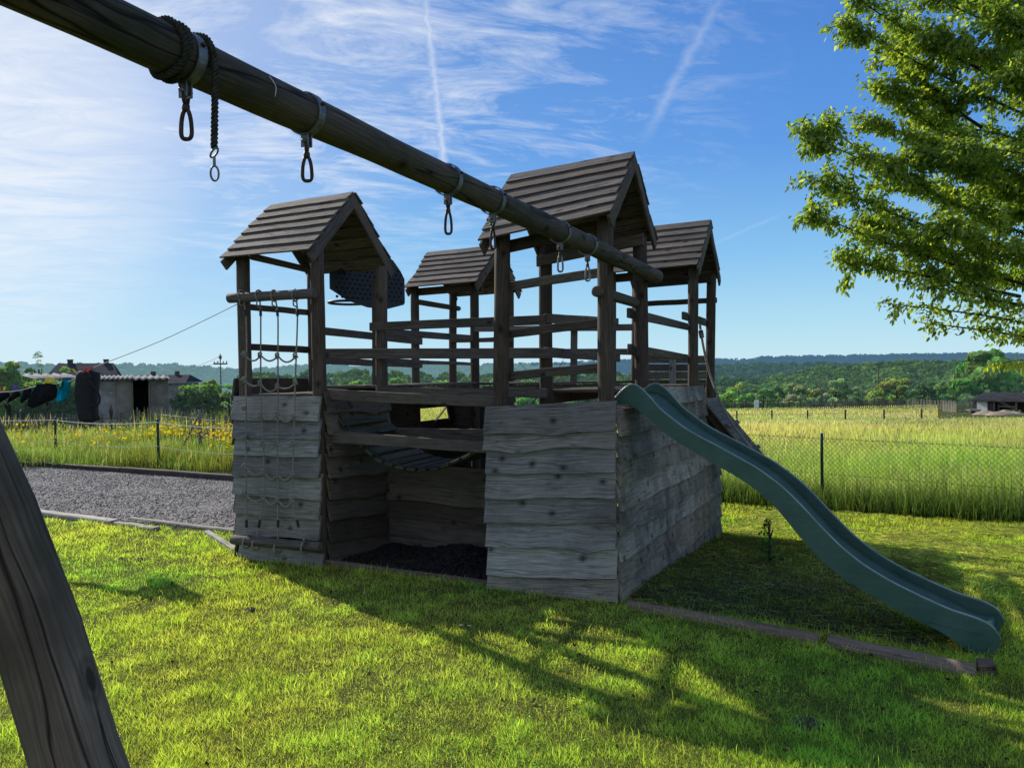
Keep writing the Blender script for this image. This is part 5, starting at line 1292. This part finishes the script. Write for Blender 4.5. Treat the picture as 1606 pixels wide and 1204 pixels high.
# cut hay lying round the foot of the slide
n = 42000; x = 3.85 + 4.2 * RNG.random(n); y = -.3 + 7.4 * RNG.random(n); ok = (y > .0 - (x - 3.85) * .13) & (fence_side(x, y) < -.25) & (RNG.random(n) < np.where((y < 4.0 - (x - 3.85) * .75) & (x < 6.2), .35 + .8 * nA(x, y), np.clip(1.9 * nA(x + 4, y) - .45, 0, 1) * np.clip(1.6 + fence_side(x, y) * .22, 0, 1) * (y > .8))); x, y = x[ok], y[ok]; n = len(x)
a = RNG.random(n) * 6.28; ln = .05 + .13 * RNG.random(n); z = hz_np(x, y) + .012 + .045 * RNG.random(n) * nB(x, y)
dx, dy = np.cos(a) * ln / 2, np.sin(a) * ln / 2; wx, wy = -np.sin(a) * .0013, np.cos(a) * .0013; dz = RNG.normal(size=n) * .008
vs = np.stack([np.stack([x - dx - wx, y - dy - wy, z - dz], 1), np.stack([x - dx + wx, y - dy + wy, z - dz + .003], 1), np.stack([x + wx, y + wy, z + .003], 1), np.stack([x + dx, y + dy, z + dz], 1)], 1).reshape(-1, 3)
tt = np.where(RNG.random((n, 1)) < .6, np.array([[.060, .054, .024]]), np.array([[.030, .050, .010]])) * (.3 + 1.0 * RNG.random((n, 1))); tt[RNG.random(n) < .14] *= 2.4; tt *= np.where((y > 4.0 - (x - 3.85) * .75) | (x > 6.2), 1.9, 1.0)[:, None]  # hay outside the slide area tinted paler to paint a sunlit strip
tag(polymesh('cut_hay', vs, np.arange(n * 4).reshape(-1, 4), M['grass'], np.repeat(tt, 4, 0)), kind='stuff')
# pebbles, mulch chips
def chips(name, x, y, z, s, mat):
    n = len(x); o8 = np.array([[1, 0, 0], [-1, 0, 0], [0, 1, 0], [0, -1, 0], [0, 0, 1], [0, 0, -1]], float); f = np.array([[0, 2, 4], [2, 1, 4], [1, 3, 4], [3, 0, 4], [2, 0, 5], [1, 2, 5], [3, 1, 5], [0, 3, 5]])
    sc = np.stack([s * (.7 + .8 * RNG.random(n)), s * (.6 + .6 * RNG.random(n)), s * (.25 + .3 * RNG.random(n))], 1)
    v = o8[None] * sc[:, None]; a = RNG.random(n) * 6.28; c_, s_ = np.cos(a)[:, None], np.sin(a)[:, None]
    vx = v[..., 0] * c_ - v[..., 1] * s_; vy = v[..., 0] * s_ + v[..., 1] * c_; vz = v[..., 2] + vx * RNG.normal(size=(n, 1)) * .5
    vs = np.stack([vx + x[:, None], vy + y[:, None], vz + z[:, None]], -1).reshape(-1, 3)
    return tag(polymesh(name, vs, (np.arange(n)[:, None, None] * 6 + f[None]).reshape(-1, 3), M[mat], np.ones((n * 6, 3))), kind='stuff')
n = 42000; x = -11 + 10.9 * RNG.random(n); y = 0 + 5.3 * RNG.random(n); ok = in_gravel(x, y); x, y = x[ok], y[ok]
chips('gravel_stones', x, y, hz_np(x, y) + .018, .007 + .012 * RNG.random(len(x)) ** 2, 'pebble')
n = 3800; x = 1.0 + 1.78 * RNG.random(n); y = .0 + .95 * RNG.random(n)
zb_ = np.array([.05 * mnoise.noise(V((a * 2.1, b * 2.1, 3))) + .10 * math.exp(-((a - 2.0) ** 2 / .12 + (b - .85) ** 2 / .12)) for a, b in zip(x, y)]) + .008
chips('mulch_chips', x, y, hz_np(x, y) + zb_, .012 + .02 * RNG.random(n), 'mulch')
# rough grass left of the playhouse, beyond the gravel
def field_pts(n, d0, d1, p0, p1, pw=1.0):
    D = d0 * (d1 / d0) ** (RNG.random(n) ** pw); px = p0 + (p1 - p0) * RNG.random(n); return D, (px - 803) / F_PX * D, px
n = 98000; D, L, px = field_pts(n, 12.5, 30, -420, 640); x, y = from_cam(D, L)
ok = (y > 5.15 + (x + .12) * .1096 + .10 * nB(x, y)) & ~in_house(x, y); ok &= RNG.random(n) < .5 + .8 * nB(x * .6, y * .6); x, y, D, px = x[ok], y[ok], D[ok], px[ok]
p1, p2 = nC(x, y), nA(x, y)
h = (.42 + .42 * RNG.random(len(x))) * (.55 + .8 * p2) * np.where(D > 16, .62 + .5 * (fbm_grid(.5, 31)(x, y) > .62), np.clip((D - 11.5) / 4, .65, 1.0))
t = np.stack([.092 + .05 * p2, .150 + .045 * p1, .032 + .03 * p1], 1) * ((.45 + .65 * RNG.random(len(x))) * (.55 + .8 * fbm_grid(.9, 12)(x, y)))[:, None]; h = h * (.5 + .6 * fbm_grid(.7, 21)(x, y))
dry = RNG.random(len(x)) < np.clip(.04 + .014 * (D - 14), .04, .25); t[dry] = np.array([.27, .25, .13]) * (.6 + .6 * RNG.random(dry.sum()))[:, None]
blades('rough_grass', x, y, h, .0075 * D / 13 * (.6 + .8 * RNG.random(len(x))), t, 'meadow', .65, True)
# yellow flowers in it
n = 9000; D, L, px = field_pts(n, 13.6, 20, -60, 640); x, y = from_cam(D, L); cl_ = nA(x * .9 + 3, y * .9)
ok = (y > 5.6 + (x + .12) * .1096) & ~in_house(x, y) & (RNG.random(n) < np.clip((cl_ - .40) * 3.2, 0, 1) * np.clip((px + 0) / 300, .25, 1.0)); x, y = x[ok], y[ok]
leaflets('yellow_flowers', x, y, hz_np(x, y) + .40 + .32 * RNG.random(len(x)), .021 + .018 * RNG.random(len(x)), np.tile([.80, .58, .01], (len(x), 1)) * (.7 + .4 * RNG.random((len(x), 1))), 'flower', flat=1.2)
# meadow to the right, tall fringe along the chain-link fence tinted dark to paint shadow
n = 250000; D, L, px = field_pts(n, 9.5, 100, 560, 1850, .8); x, y = from_cam(D, L); fs = fence_side(x, y)
ok = (fs > .06) & ~in_house(x, y) & ~((px > 1470) & (D > 54)); x, y, D, px, fs = x[ok], y[ok], D[ok], px[ok], fs[ok]
p1, p2 = nC(x * .35, y * .35), nA(x * .5, y * .5); near_ = np.clip(1 - fs / 1.3, 0, 1)
h = (.30 + .30 * RNG.random(len(x))) * (.7 + .5 * p2) + .30 * near_ * RNG.random(len(x)) * (.4 + .9 * nA(x, y))
g_far = np.clip((D - 10) / 28, 0, 1); pl_ = fbm_grid(.12, 8)(x, y); pm_ = fbm_grid(.05, 2)(x * .6, y)
t = np.stack([.128 + .05 * p1 + .085 * g_far, .182 + .03 * p2 + .045 * g_far, .030 + .055 * g_far + .03 * p1], 1) * (.65 + .55 * RNG.random(len(x)))[:, None]
t *= (1 - .48 * near_)[:, None]; t *= (.80 + .38 * pl_)[:, None]; t[:, 0] *= .85 + .4 * pm_; h = h * (.7 + .6 * pl_) * np.clip(1.1 - (D - 25) / 90, .42, 1)
dry = RNG.random(len(x)) < .06 + .30 * g_far * p1; t[dry] = np.array([.34, .31, .17]) * (.6 + .6 * RNG.random(dry.sum()))[:, None]
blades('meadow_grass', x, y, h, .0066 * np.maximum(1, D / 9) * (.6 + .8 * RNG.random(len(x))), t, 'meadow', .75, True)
n = 2000; D, L, px = field_pts(n, 10.5, 60, 1050, 1700); x, y = from_cam(D, L); ok = (fence_side(x, y) > .3) & ~in_house(x, y); x, y, D = x[ok], y[ok], D[ok]; yl = RNG.random(len(x)) < .28
tt = np.where(yl[:, None], np.array([[.75, .55, .02]]), np.array([[.40, .40, .30]]))
leaflets('meadow_flower_heads', x, y, hz_np(x, y) + .42 + .22 * RNG.random(len(x)), (.010 + .012 * RNG.random(len(x))) * np.maximum(1, D / 16), tt, 'flower', flat=1.2)
n = 4200; D, L, px = field_pts(n, 10.2, 45, 1040, 1700); x, y = from_cam(D, L); ok = (fence_side(x, y) > .2) & ~in_house(x, y) & (fbm_grid(.4, 17)(x, y) > .45); x, y, D = x[ok], y[ok], D[ok]
blades('seeding_grass_heads', x, y, .10 + .10 * RNG.random(len(x)), .012 * np.maximum(1, D / 12), np.array([[.20, .17, .09]]) * (.6 + .7 * RNG.random((len(x), 1))), 'meadow', .5, False, hz_np(x, y) + .40 + .16 * RNG.random(len(x)))
n = 1100; D, L, px = field_pts(n, 13.5, 22, -100, 420); x, y = from_cam(D, L); ok = (y > 5.5 + (x + .12) * .1096) & ~in_house(x, y) & (fbm_grid(.5, 19)(x, y) > .45); x, y, D = x[ok], y[ok], D[ok]
blades('seeding_grass_heads', x, y, .12 + .14 * RNG.random(len(x)), .016 * np.maximum(1, D / 15), np.array([[.18, .16, .09]]) * (.6 + .7 * RNG.random((len(x), 1))), 'meadow', .5, False, hz_np(x, y) + .45 + .25 * RNG.random(len(x)))
# fringe of uncut grass at the fence foot and against the walls
n = 14000; s = -4.4 + 9.6 * RNG.random(n); q = RNG.normal(size=n) * .13 - .02; x = fo_.x + fdir.x * s - fdir.y * q; y = fo_.y + fdir.y * s + fdir.x * q
blades('fence_foot_grass', x, y, .12 + .40 * RNG.random(n) ** 1.5, .005 + .004 * RNG.random(n), np.stack([.045 + .03 * RNG.random(n), .075 + .04 * RNG.random(n), .018 + .01 * RNG.random(n)], 1), 'meadow', .6, True)  # dark tints paint the shadow at the fence foot
# daisies
for px, py, lab in ((723, 980, 'white daisy in the shaded lawn, left of a pair'), (736, 981, 'white daisy in the shaded lawn, right of a pair')):
    c = on(px, py, 2, .03); root = thing('daisy', V((c.x, c.y, 0)), lab, 'flower', 'daisies'); vs, ff = [], []
    for k in range(12):
        a = k * math.pi / 6; b0 = len(vs); d = V((math.cos(a), math.sin(a), .25)); s = V((-math.sin(a), math.cos(a), 0)) * .003
        vs += [tuple(c), tuple(c + d * .008 + s), tuple(c + d * .014), tuple(c + d * .008 - s)]; ff.append((b0, b0 + 1, b0 + 2, b0 + 3))
    me = bpy.data.meshes.new('petals'); me.from_pydata(vs, [], ff); me.update(); me.materials.append(M['white']); o = bpy.data.objects.new('petals', me); col.objects.link(o); setpar(o, root)
    mb = MB(); mb.log([V((c.x, c.y, 0)), c], .0015, 5, 2, 0, 0); mb.build('stem', M['wire'], root); mb = MB(); mb.log([c, c + V((0, 0, .004))], .004, 7, 1, 0, .001); mb.build('flower_head', M['yellow'], root)

# ------------------------------------------------------------------ trees and bushes behind
def tree(name, px, D, ytop, wpx, label, cols, cat='tree', lobes=14, quads=110, ybase=None, leaf=.20, fill=1.0, trunk=True, seed=0, grp=None, mat='foliage'):
    rs = random.Random(seed or int(px * 7 + D)); p = gnd(px, D); k = D / F_PX
    Hh = far(px, ytop, D).z - p.z; Wd = wpx * k; root = thing(name, p, label, cat, grp)
    lo = Hh * (.22 if trunk else .02); C, S, T = [], [], []
    for i in range(lobes):
        v = rs.random(); r = math.sqrt(rs.random()) * .5 * Wd * ((math.sin(math.pi * min(1, .18 + .8 * v)) ** .7) if trunk else (1.08 - .6 * v ** 1.6)) * .74; a = rs.random() * 6.28
        s = (.34 + .22 * rs.random()) * min(Wd, Hh) * (1.15 - .45 * v)
        zc = lo + (Hh - lo - s * .36) * v; zc = max(zc, s * .3)
        q = p + RT0 * (r * math.cos(a)) + FW0 * (r * math.sin(a)); C.append((q.x, q.y, p.z + zc)); S.append(s); T.append(tuple(q_ * rs.uniform(.85, 1.25) for q_ in cols[rs.randrange(len(cols))]))
    cr = foliage_cloud('crown', np.array(C), np.array(S), np.array(T), quads, .82, mat, parent=root, leaf=leaf)
    mb = MB(); mb.log([p - V((0, 0, .3)), p + V((.02 * Wd, 0, Hh * .35)), p + V((0, .02 * Wd, Hh * .7))], [Hh * .035, Hh * .012], 8, rough=.05, cap=0)
    for j in range(4):
        a = rs.random() * 6.28; b = p + V((0, 0, Hh * rs.uniform(.25, .5))); mb.log([b, b + RT0 * (math.cos(a) * Wd * .2) + FW0 * (math.sin(a) * Wd * .2) + V((0, 0, Hh * .25))], [Hh * .015, Hh * .006], 6, rough=0, cap=0)
    mb.build('trunk', M['bark'], root); return root
YG = [(.085, .135, .030), (.065, .115, .026), (.10, .15, .04)]; OL = [(.085, .108, .032), (.070, .092, .028), (.10, .124, .042)]; GG = [(.085, .115, .060), (.10, .13, .07), (.07, .10, .05)]; DG = [(.030, .055, .020), (.038, .068, .024), (.026, .05, .022)]; MG = [(.050, .095, .028), (.060, .110, .032), (.042, .082, .026)]
TREES = [(1132, 118, 608, 46, 'low bright bush at the left end of the meadow beside the right tower', YG), (1158, 122, 600, 52, 'rounded yellow-green tree left of the willow beyond the meadow', YG), (1196, 116, 610, 62, 'wide low green bush beside the grey-green willow', MG),
         (1250, 124, 601, 66, 'grey-green rounded willow at the meadow edge', GG), (1310, 116, 596, 48, 'pale feathery tree standing between willow and olive bush', GG), (1342, 125, 608, 36, 'small grey-green bush left of the broad olive bush', GG),
         (1404, 112, 593, 98, 'broad olive-brown bush in the middle of the far meadow edge', OL), (1448, 108, 600, 58, 'dark green bush overlapping the right side of the olive bush', DG), (1492, 112, 594, 70, 'fresh green bush left of the tall tree by the shelter', MG),
         (1548, 96, 548, 98, 'tall spreading green tree rising behind the field shelter', MG), (1600, 104, 585, 76, 'green tree behind the right end of the shelter roof', MG),
         (1278, 130, 606, 30, 'small dull bush between willow and feathery tree', OL), (1222, 150, 606, 60, 'mid green tree behind the willow', MG), (1370, 150, 606, 70, 'mid green tree behind the left of the olive bush', MG),
         (560, 150, 596, 46, 'yellowish tree seen under the left railings', YG), (625, 150, 592, 50, 'green tree seen between rails left of the back left tower', MG), (690, 150, 592, 60, 'green tree seen through the posts of the back left tower', MG), (765, 150, 594, 56, 'pale green tree seen left of the front right tower posts', GG),
         (830, 140, 597, 60, 'low green tree seen under the railing of the front right tower', MG), (905, 140, 594, 54, 'green tree seen behind the front right tower posts', MG), (975, 135, 590, 62, 'round green tree seen just left of the slide top', MG), (1040, 130, 594, 56, 'green tree hidden mostly behind the back right tower boards', MG)]
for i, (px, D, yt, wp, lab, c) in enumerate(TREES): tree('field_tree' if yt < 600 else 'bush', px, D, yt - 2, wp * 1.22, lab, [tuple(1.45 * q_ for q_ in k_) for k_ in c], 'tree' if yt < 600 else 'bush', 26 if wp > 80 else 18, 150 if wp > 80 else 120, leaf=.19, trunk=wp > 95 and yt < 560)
dead = thing('dead_tree', gnd(1288, 113), 'bare pale dead tree between willow and feathery tree', 'tree'); mb = MB(); p = gnd(1288, 113); mb.log([p, p + V((.1, 0, 2.2)), p + V((-.5, 0, 4.2))], [.16, .05], 7, cap=0)
for j in range(7):
    b = p + V((0, 0, 1.2 + j * .4)); mb.log([b, b + RT0 * random.uniform(-1.3, 1.3) + V((0, 0, random.uniform(.3, 1.2)))], [.06, .02], 5, cap=0)
mb.build('branches', M['pale'], dead)
bare = thing('bare_bush', gnd(855, 60), 'leafless spreading twigs seen between the rails of the front right tower', 'bush'); p = gnd(855, 60); mb = MB()
for j in range(16):
    a = random.uniform(-1, 1); hgt = far(855, random.uniform(562, 578), 60).z - p.z; q = [p + V((0, 0, .1)), p + RT0 * a * .8 + V((0, 0, hgt * .55)), p + RT0 * a * 3.2 + FW0 * random.uniform(-1, 1) + V((0, 0, hgt))]; mb.log(spl(q), [.035, .012], 5, rough=0, cap=0)
mb.build('twigs', M['bark'], bare)
# left side: shrubs, hedges
tree('shrub', 12, 27, 566, 84, 'tall light green shrub at the left rim behind the clothes line', [(.085, .13, .035), (.065, .105, .03)], 'shrub', 20, 120, leaf=.16, trunk=False)
tree('shrub', 48, 40, 574, 58, 'loose mid green shrub to the left of the house', MG, 'shrub', 14, 100, leaf=.17, trunk=False)
tree('slender_tree', 61, 52, 548, 24, 'slender airy tree with thin drooping crown left of the house', GG, 'tree', 14, 130, leaf=.075)
tree('shrub', 101, 34, 574, 44, 'bright yellow-green shrub in front of the house roof', YG, 'shrub', 12, 90, leaf=.17, trunk=False)
tree('round_tree', 331, 60, 584, 40, 'small olive tree standing behind the clipped hedge', [(.07, .095, .028), (.085, .11, .03)], 'tree', 12, 100, leaf=.18)
tree('red_tree', 417, 90, 585.5, 15, 'dark red leaved tree seen through the climbing net ropes', [(.16, .025, .03), (.12, .02, .025)], 'tree', 8, 60, leaf=.24)
tree('yellow_green_tree', 463, 80, 580, 18, 'small yellow-green tree seen to the right of the climbing net ropes', YG, 'tree', 8, 60, leaf=.24)
tree('shrub', 358, 26, 601, 36, 'bright leafy shrub against the left side of the left tower', YG, 'shrub', 14, 110, leaf=.14, trunk=False)
def hedge(px0, px1, D, ytop, ybot, dep, label, cols):
    a, b = gnd(px0, D), gnd(px1, D); root = thing('hedge', (a + b) / 2, label, 'hedge'); k = D / F_PX; Ht = far((px0 + px1) / 2, ytop, D).z - a.z; L = (b - a).length
    C, S, T = [], [], []; n = int(L * Ht * 170)
    for _ in range(n):
        u, v, d = random.random(), random.random(), random.random(); p = a.lerp(b, u) + FW0 * (d * dep); s = .22
        z = .08 + v * (Ht - .2); edge_ = min(u, 1 - u) * L
        if edge_ < .4 and v > .8: continue
        C.append((p.x, p.y, a.z + z)); S.append(s * random.uniform(.7, 1.2)); c = cols[random.randrange(len(cols))]; f = 1.5 if v > .86 else .8; T.append(tuple(q * f for q in c))  # top leaves tinted lighter to paint a sunlit top
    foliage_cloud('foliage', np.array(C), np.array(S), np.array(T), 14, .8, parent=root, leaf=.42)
    mb = MB()
    for j in range(6): p = a.lerp(b, (j + .5) / 6) + FW0 * dep / 2; mb.log([p, p + V((0, 0, Ht * .7))], .04, 6, 3, .05)
    mb.build('stems', M['bark'], root); return root
hedge(266, 347, 27.5, 601, 640, 1.0, 'clipped dark green hedge with sunlit top, right of the grey shed', [(.055, .095, .022), (.042, .075, .02), (.07, .11, .025)])
hedge(-40, 132, 28.0, 595, 640, 1.0, 'long dark green hedge behind the clothes on the line, left of the shed', [(.050, .085, .022), (.038, .068, .02), (.06, .10, .025)])
n = 260; D, L, px = field_pts(n, 20, 26, 150, 350); x, y = from_cam(D, L)
tree('bush', 173, 23.5, 612, 16, 'thin grey-green stalky weed standing in front of the grey shed', GG, 'shrub', 6, 26, leaf=.10, trunk=False)
tree('weed', 1204, 7.4, 796, 34, 'leafy dark weed growing between the tower wall and the slide', [(.04, .075, .022), (.05, .09, .025)], 'plant', 12, 30, leaf=.2, trunk=False, mat='meadow')
tree('sapling', 1512, 66, 640, 24, 'spindly sapling inside a wire guard left of the field shelter', MG, 'plant', 6, 22, leaf=.14, trunk=False)

# ------------------------------------------------------------------ the leafy tree at the right
ct = thing('garden_tree', gnd(1800, 8.2), 'large leafy garden tree reaching in from the right, sunlit against the blue sky', 'tree')
mb = MB(); p = gnd(1800, 8.2); tk = [p - V((0, 0, .2)), far(1800, 640, 8.2), far(1760, 430, 8.2), far(1740, 200, 8.3), far(1730, -60, 8.4), far(1730, -330, 8.5)]
mb.log(spl(tk), [.15, .05], 12, rough=.06, cap=0); mb.build('trunk', M['bark'], ct)
SH = [   # shoots: base, bend, tip in photo coordinates, depth at base and tip, leafiness
 ((1740, 420), (1520, 330), (1253, 204), 8.2, 7.6), ((1500, 322), (1400, 270), (1286, 190), 8.0, 7.7), ((1740, 330), (1560, 260), (1336, 181), 8.2, 7.9), ((1640, 300), (1500, 220), (1357, 128), 8.3, 8.3),
 ((1740, 240), (1500, 130), (1318, 32), 8.2, 7.8), ((1560, 120), (1440, 60), (1338, -6), 8.1, 8.0), ((1740, 120), (1560, 40), (1408, -30), 8.3, 8.3), ((1480, 150), (1420, 100), (1420, 40), 8.2, 8.6),
 ((1660, 420), (1440, 350), (1268, 277), 8.0, 7.5), ((1640, 455), (1430, 395), (1262, 330), 8.0, 7.5), ((1600, 465), (1440, 430), (1308, 405), 7.9, 7.6), ((1560, 430), (1440, 380), (1345, 345), 8.2, 8.0),
 ((1720, 500), (1560, 470), (1410, 440), 7.9, 7.6), ((1760, 560), (1600, 505), (1378, 474), 8.0, 7.6), ((1700, 545), (1570, 522), (1440, 505), 7.9, 7.7),
 ((1740, 380), (1600, 330), (1430, 290), 8.6, 8.8), ((1740, 300), (1600, 220), (1440, 190), 8.7, 9.0), ((1740, 200), (1620, 120), (1480, 100), 8.7, 9.0), ((1740, 100), (1640, 20), (1500, 0), 8.6, 8.8),
 ((1740, 440), (1620, 400), (1470, 350), 7.7, 7.3), ((1740, 320), (1640, 250), (1500, 230), 7.6, 7.2), ((1740, 240), (1650, 150), (1540, 120), 7.6, 7.2), ((1740, 150), (1660, 70), (1560, 30), 7.6, 7.2),
 ((1740, 20), (1640, -60), (1470, -90), 8.3, 8.3), ((1740, 420), (1660, 330), (1560, 300), 8.3, 8.0), ((1740, 480), (1660, 440), (1540, 390), 8.2, 7.9), ((1720, 350), (1650, 300), (1600, 210), 7.9, 7.7),
 ((1735, 170), (1680, 90), (1590, 60), 8.0, 7.9), ((1735, 60), (1680, 0), (1590, -30), 8.0, 7.9), ((1740, 400), (1690, 330), (1650, 180), 8.0, 7.8), ((1560, 240), (1470, 230), (1372, 262), 8.1, 7.9), ((1540, 200), (1470, 160), (1390, 150), 8.2, 8.2), ((1740, 470), (1640, 440), (1500, 420), 8.4, 8.6), ((1740, 520), (1660, 490), (1540, 470), 8.0, 7.8), ((1740, 360), (1620, 300), (1480, 310), 8.3, 8.5), ((1600, 300), (1520, 270), (1440, 235), 7.8, 7.6), ((1640, 130), (1560, 90), (1450, 60), 8.0, 7.8), ((1735, 260), (1680, 200), (1600, 140), 8.3, 8.4)]
LP_, LD_, LS_, LT_ = [], [], [], []
mb = MB(); rs = random.Random(5)
for bi, (b0, b1, b2, d0, d1) in enumerate(SH):
    P = spl([far(*b0, d0), far(*b1, (d0 + d1) / 2), far(*b2, d1)], 12); n = len(P); mb.log(P, [.019, .003], 6, rough=.03, cap=0)
    Ltot = sum((P[i + 1] - P[i]).length for i in range(n - 1))
    sparse = b2[1] > 430
    def leafs(Q, dens, rad, lit):
        for a, b in zip(Q, Q[1:]):
            for _ in range(max(1, int((b - a).length * dens))):
                t = rs.random(); c = a.lerp(b, t) + V([max(-1.5, min(1.5, rs.gauss(0, 1))) * rad for _q in range(3)]); dr = (b - a).normalized() * .6 + V((rs.gauss(0, .6), rs.gauss(0, .6), rs.gauss(0, .5) - .55))
                LP_.append(c); LD_.append(dr.normalized()); LS_.append(rs.uniform(.030, .074)); u = rs.random()
                base = (.085, .125, .026) if u < .50 else ((.135, .165, .030) if u < .75 else (.045, .078, .022)); k = lit * rs.uniform(.6, 1.3); LT_.append(tuple(q * k for q in base))
    i0 = int(n * (.3 if sparse else .2)); leafs(P[i0:], 150 if sparse else 360, .045 if sparse else .06, 1)
    for j in range(6 if sparse else 17):
        i = rs.randrange(int(n * .25), n - 2); a = P[i]; out = (P[min(n - 1, i + 2)] - P[i]).normalized()
        d = (out * .7 + V((rs.gauss(0, .6), rs.gauss(0, .6), rs.gauss(.25 if not sparse else -.05, .45)))).normalized(); ln = rs.uniform(.18, .5) * (1.2 - .7 * i / n)
        Q = [a, a + d * ln * .5 + V((0, 0, .02)), a + d * ln]; Q = spl(Q, 4); mb.log(Q, [.007, .002], 5, rough=0, cap=0); leafs(Q, 190 if sparse else 370, .042, 1.05)
for a, b, c in (((1640, 560), (1590, 566), (1546, 575)), ((1660, 575), (1620, 570), (1580, 572))):   # bright low spray
    P = spl([far(*a, 7.4), far(*b, 7.3), far(*c, 7.3)], 8); mb.log(P, [.006, .002], 5, rough=0, cap=0)
    for q0, q1 in zip(P, P[1:]):
        for _ in range(4): t = rs.random(); cc = q0.lerp(q1, t) + V((rs.gauss(0, .02), rs.gauss(0, .02), rs.gauss(0, .02))); LP_.append(cc); LD_.append(V((rs.gauss(0, .5), rs.gauss(0, .5), -.7)).normalized()); LS_.append(.05); LT_.append((.17, .19, .025))
mb.build('branches', M['bark'], ct)
n = len(LP_); Pn, Dn, Sn = np.array(LP_), np.array(LD_), np.array(LS_)[:, None]; sd_ = np.cross(Dn, RNG.normal(size=(n, 3))); sd_ /= np.linalg.norm(sd_, axis=1, keepdims=True); up_ = np.cross(sd_, Dn)
w_ = Sn * .24; fold = up_ * Sn * .10; curl = np.array([0, 0, -1]) * Sn * .18
vs = np.stack([Pn, Pn + Dn * Sn * .35 + sd_ * w_ + fold, Pn + Dn * Sn * .45 , Pn + Dn * Sn * .35 - sd_ * w_ + fold, Pn + Dn * Sn * .72 + sd_ * w_ * .75 + fold * .7 + curl * .5, Pn + Dn * Sn * .72 - sd_ * w_ * .75 + fold * .7 + curl * .5, Pn + Dn * Sn + curl], 1).reshape(-1, 3)
i = np.arange(n)[:, None] * 7; f4 = np.concatenate([i + np.array([[2, 1, 4, 6]]), i + np.array([[2, 6, 5, 3]])]); f3 = np.concatenate([i + np.array([[0, 1, 2]]), i + np.array([[0, 2, 3]])])
polymesh('crown', vs, [f4, f3], M['leaf'], np.repeat(np.array(LT_), 7, 0), ct)

# ------------------------------------------------------------------ small things on the lawn
for i, (px, py, r, lab) in enumerate(((190, 878, .05, 'small crumbly worm cast mound in the sunlit lawn, left of two'), (219, 879, .06, 'small crumbly soil mound in the sunlit lawn, right of two'), (393, 957, .055, 'small bare soil lump in the sunlit lawn before the left tower'), (1266, 1136, .085, 'bare brown soil patch in the lawn near the lower right corner'))):
    c = on(px, py, 2, 0); vs = []; NR, NA = 6, 16
    for a_ in range(NR + 1):
        for b_ in range(NA):
            q = 6.2832 * b_ / NA; rr_ = r * a_ / NR * (1 + .3 * mnoise.noise(V((math.cos(q) * 2 + i, math.sin(q) * 2, a_ * .4)))); vs.append((c.x + rr_ * math.cos(q), c.y + rr_ * math.sin(q), .004 + .028 * (1 - (a_ / NR) ** 2) * (.7 + .6 * mnoise.noise(V((rr_ * 60, q * 2, i))))))
    f = [(a_ * NA + b_, a_ * NA + (b_ + 1) % NA, (a_ + 1) * NA + (b_ + 1) % NA, (a_ + 1) * NA + b_) for a_ in range(NR) for b_ in range(NA)]
    tag(polymesh('soil_mound', vs, np.array(f), bpy.data.materials['worn_soil']), lab, 'soil mound', 'soil mounds in the lawn')
n = 420; D = 2.6 * (8 / 2.6) ** RNG.random(n); L = (RNG.random(n) * 2 - 1) * .7 * D; x, y = from_cam(D, L); ok = ~in_house(x, y) & (y < .4); x, y = x[ok], y[ok]
leaflets('dead_leaves', x, y, hz_np(x, y) + .016 + .008 * RNG.random(len(x)), .008 + .012 * RNG.random(len(x)), np.tile([.07, .04, .015], (len(x), 1)) * (.4 + .9 * RNG.random((len(x), 1))), 'flower')
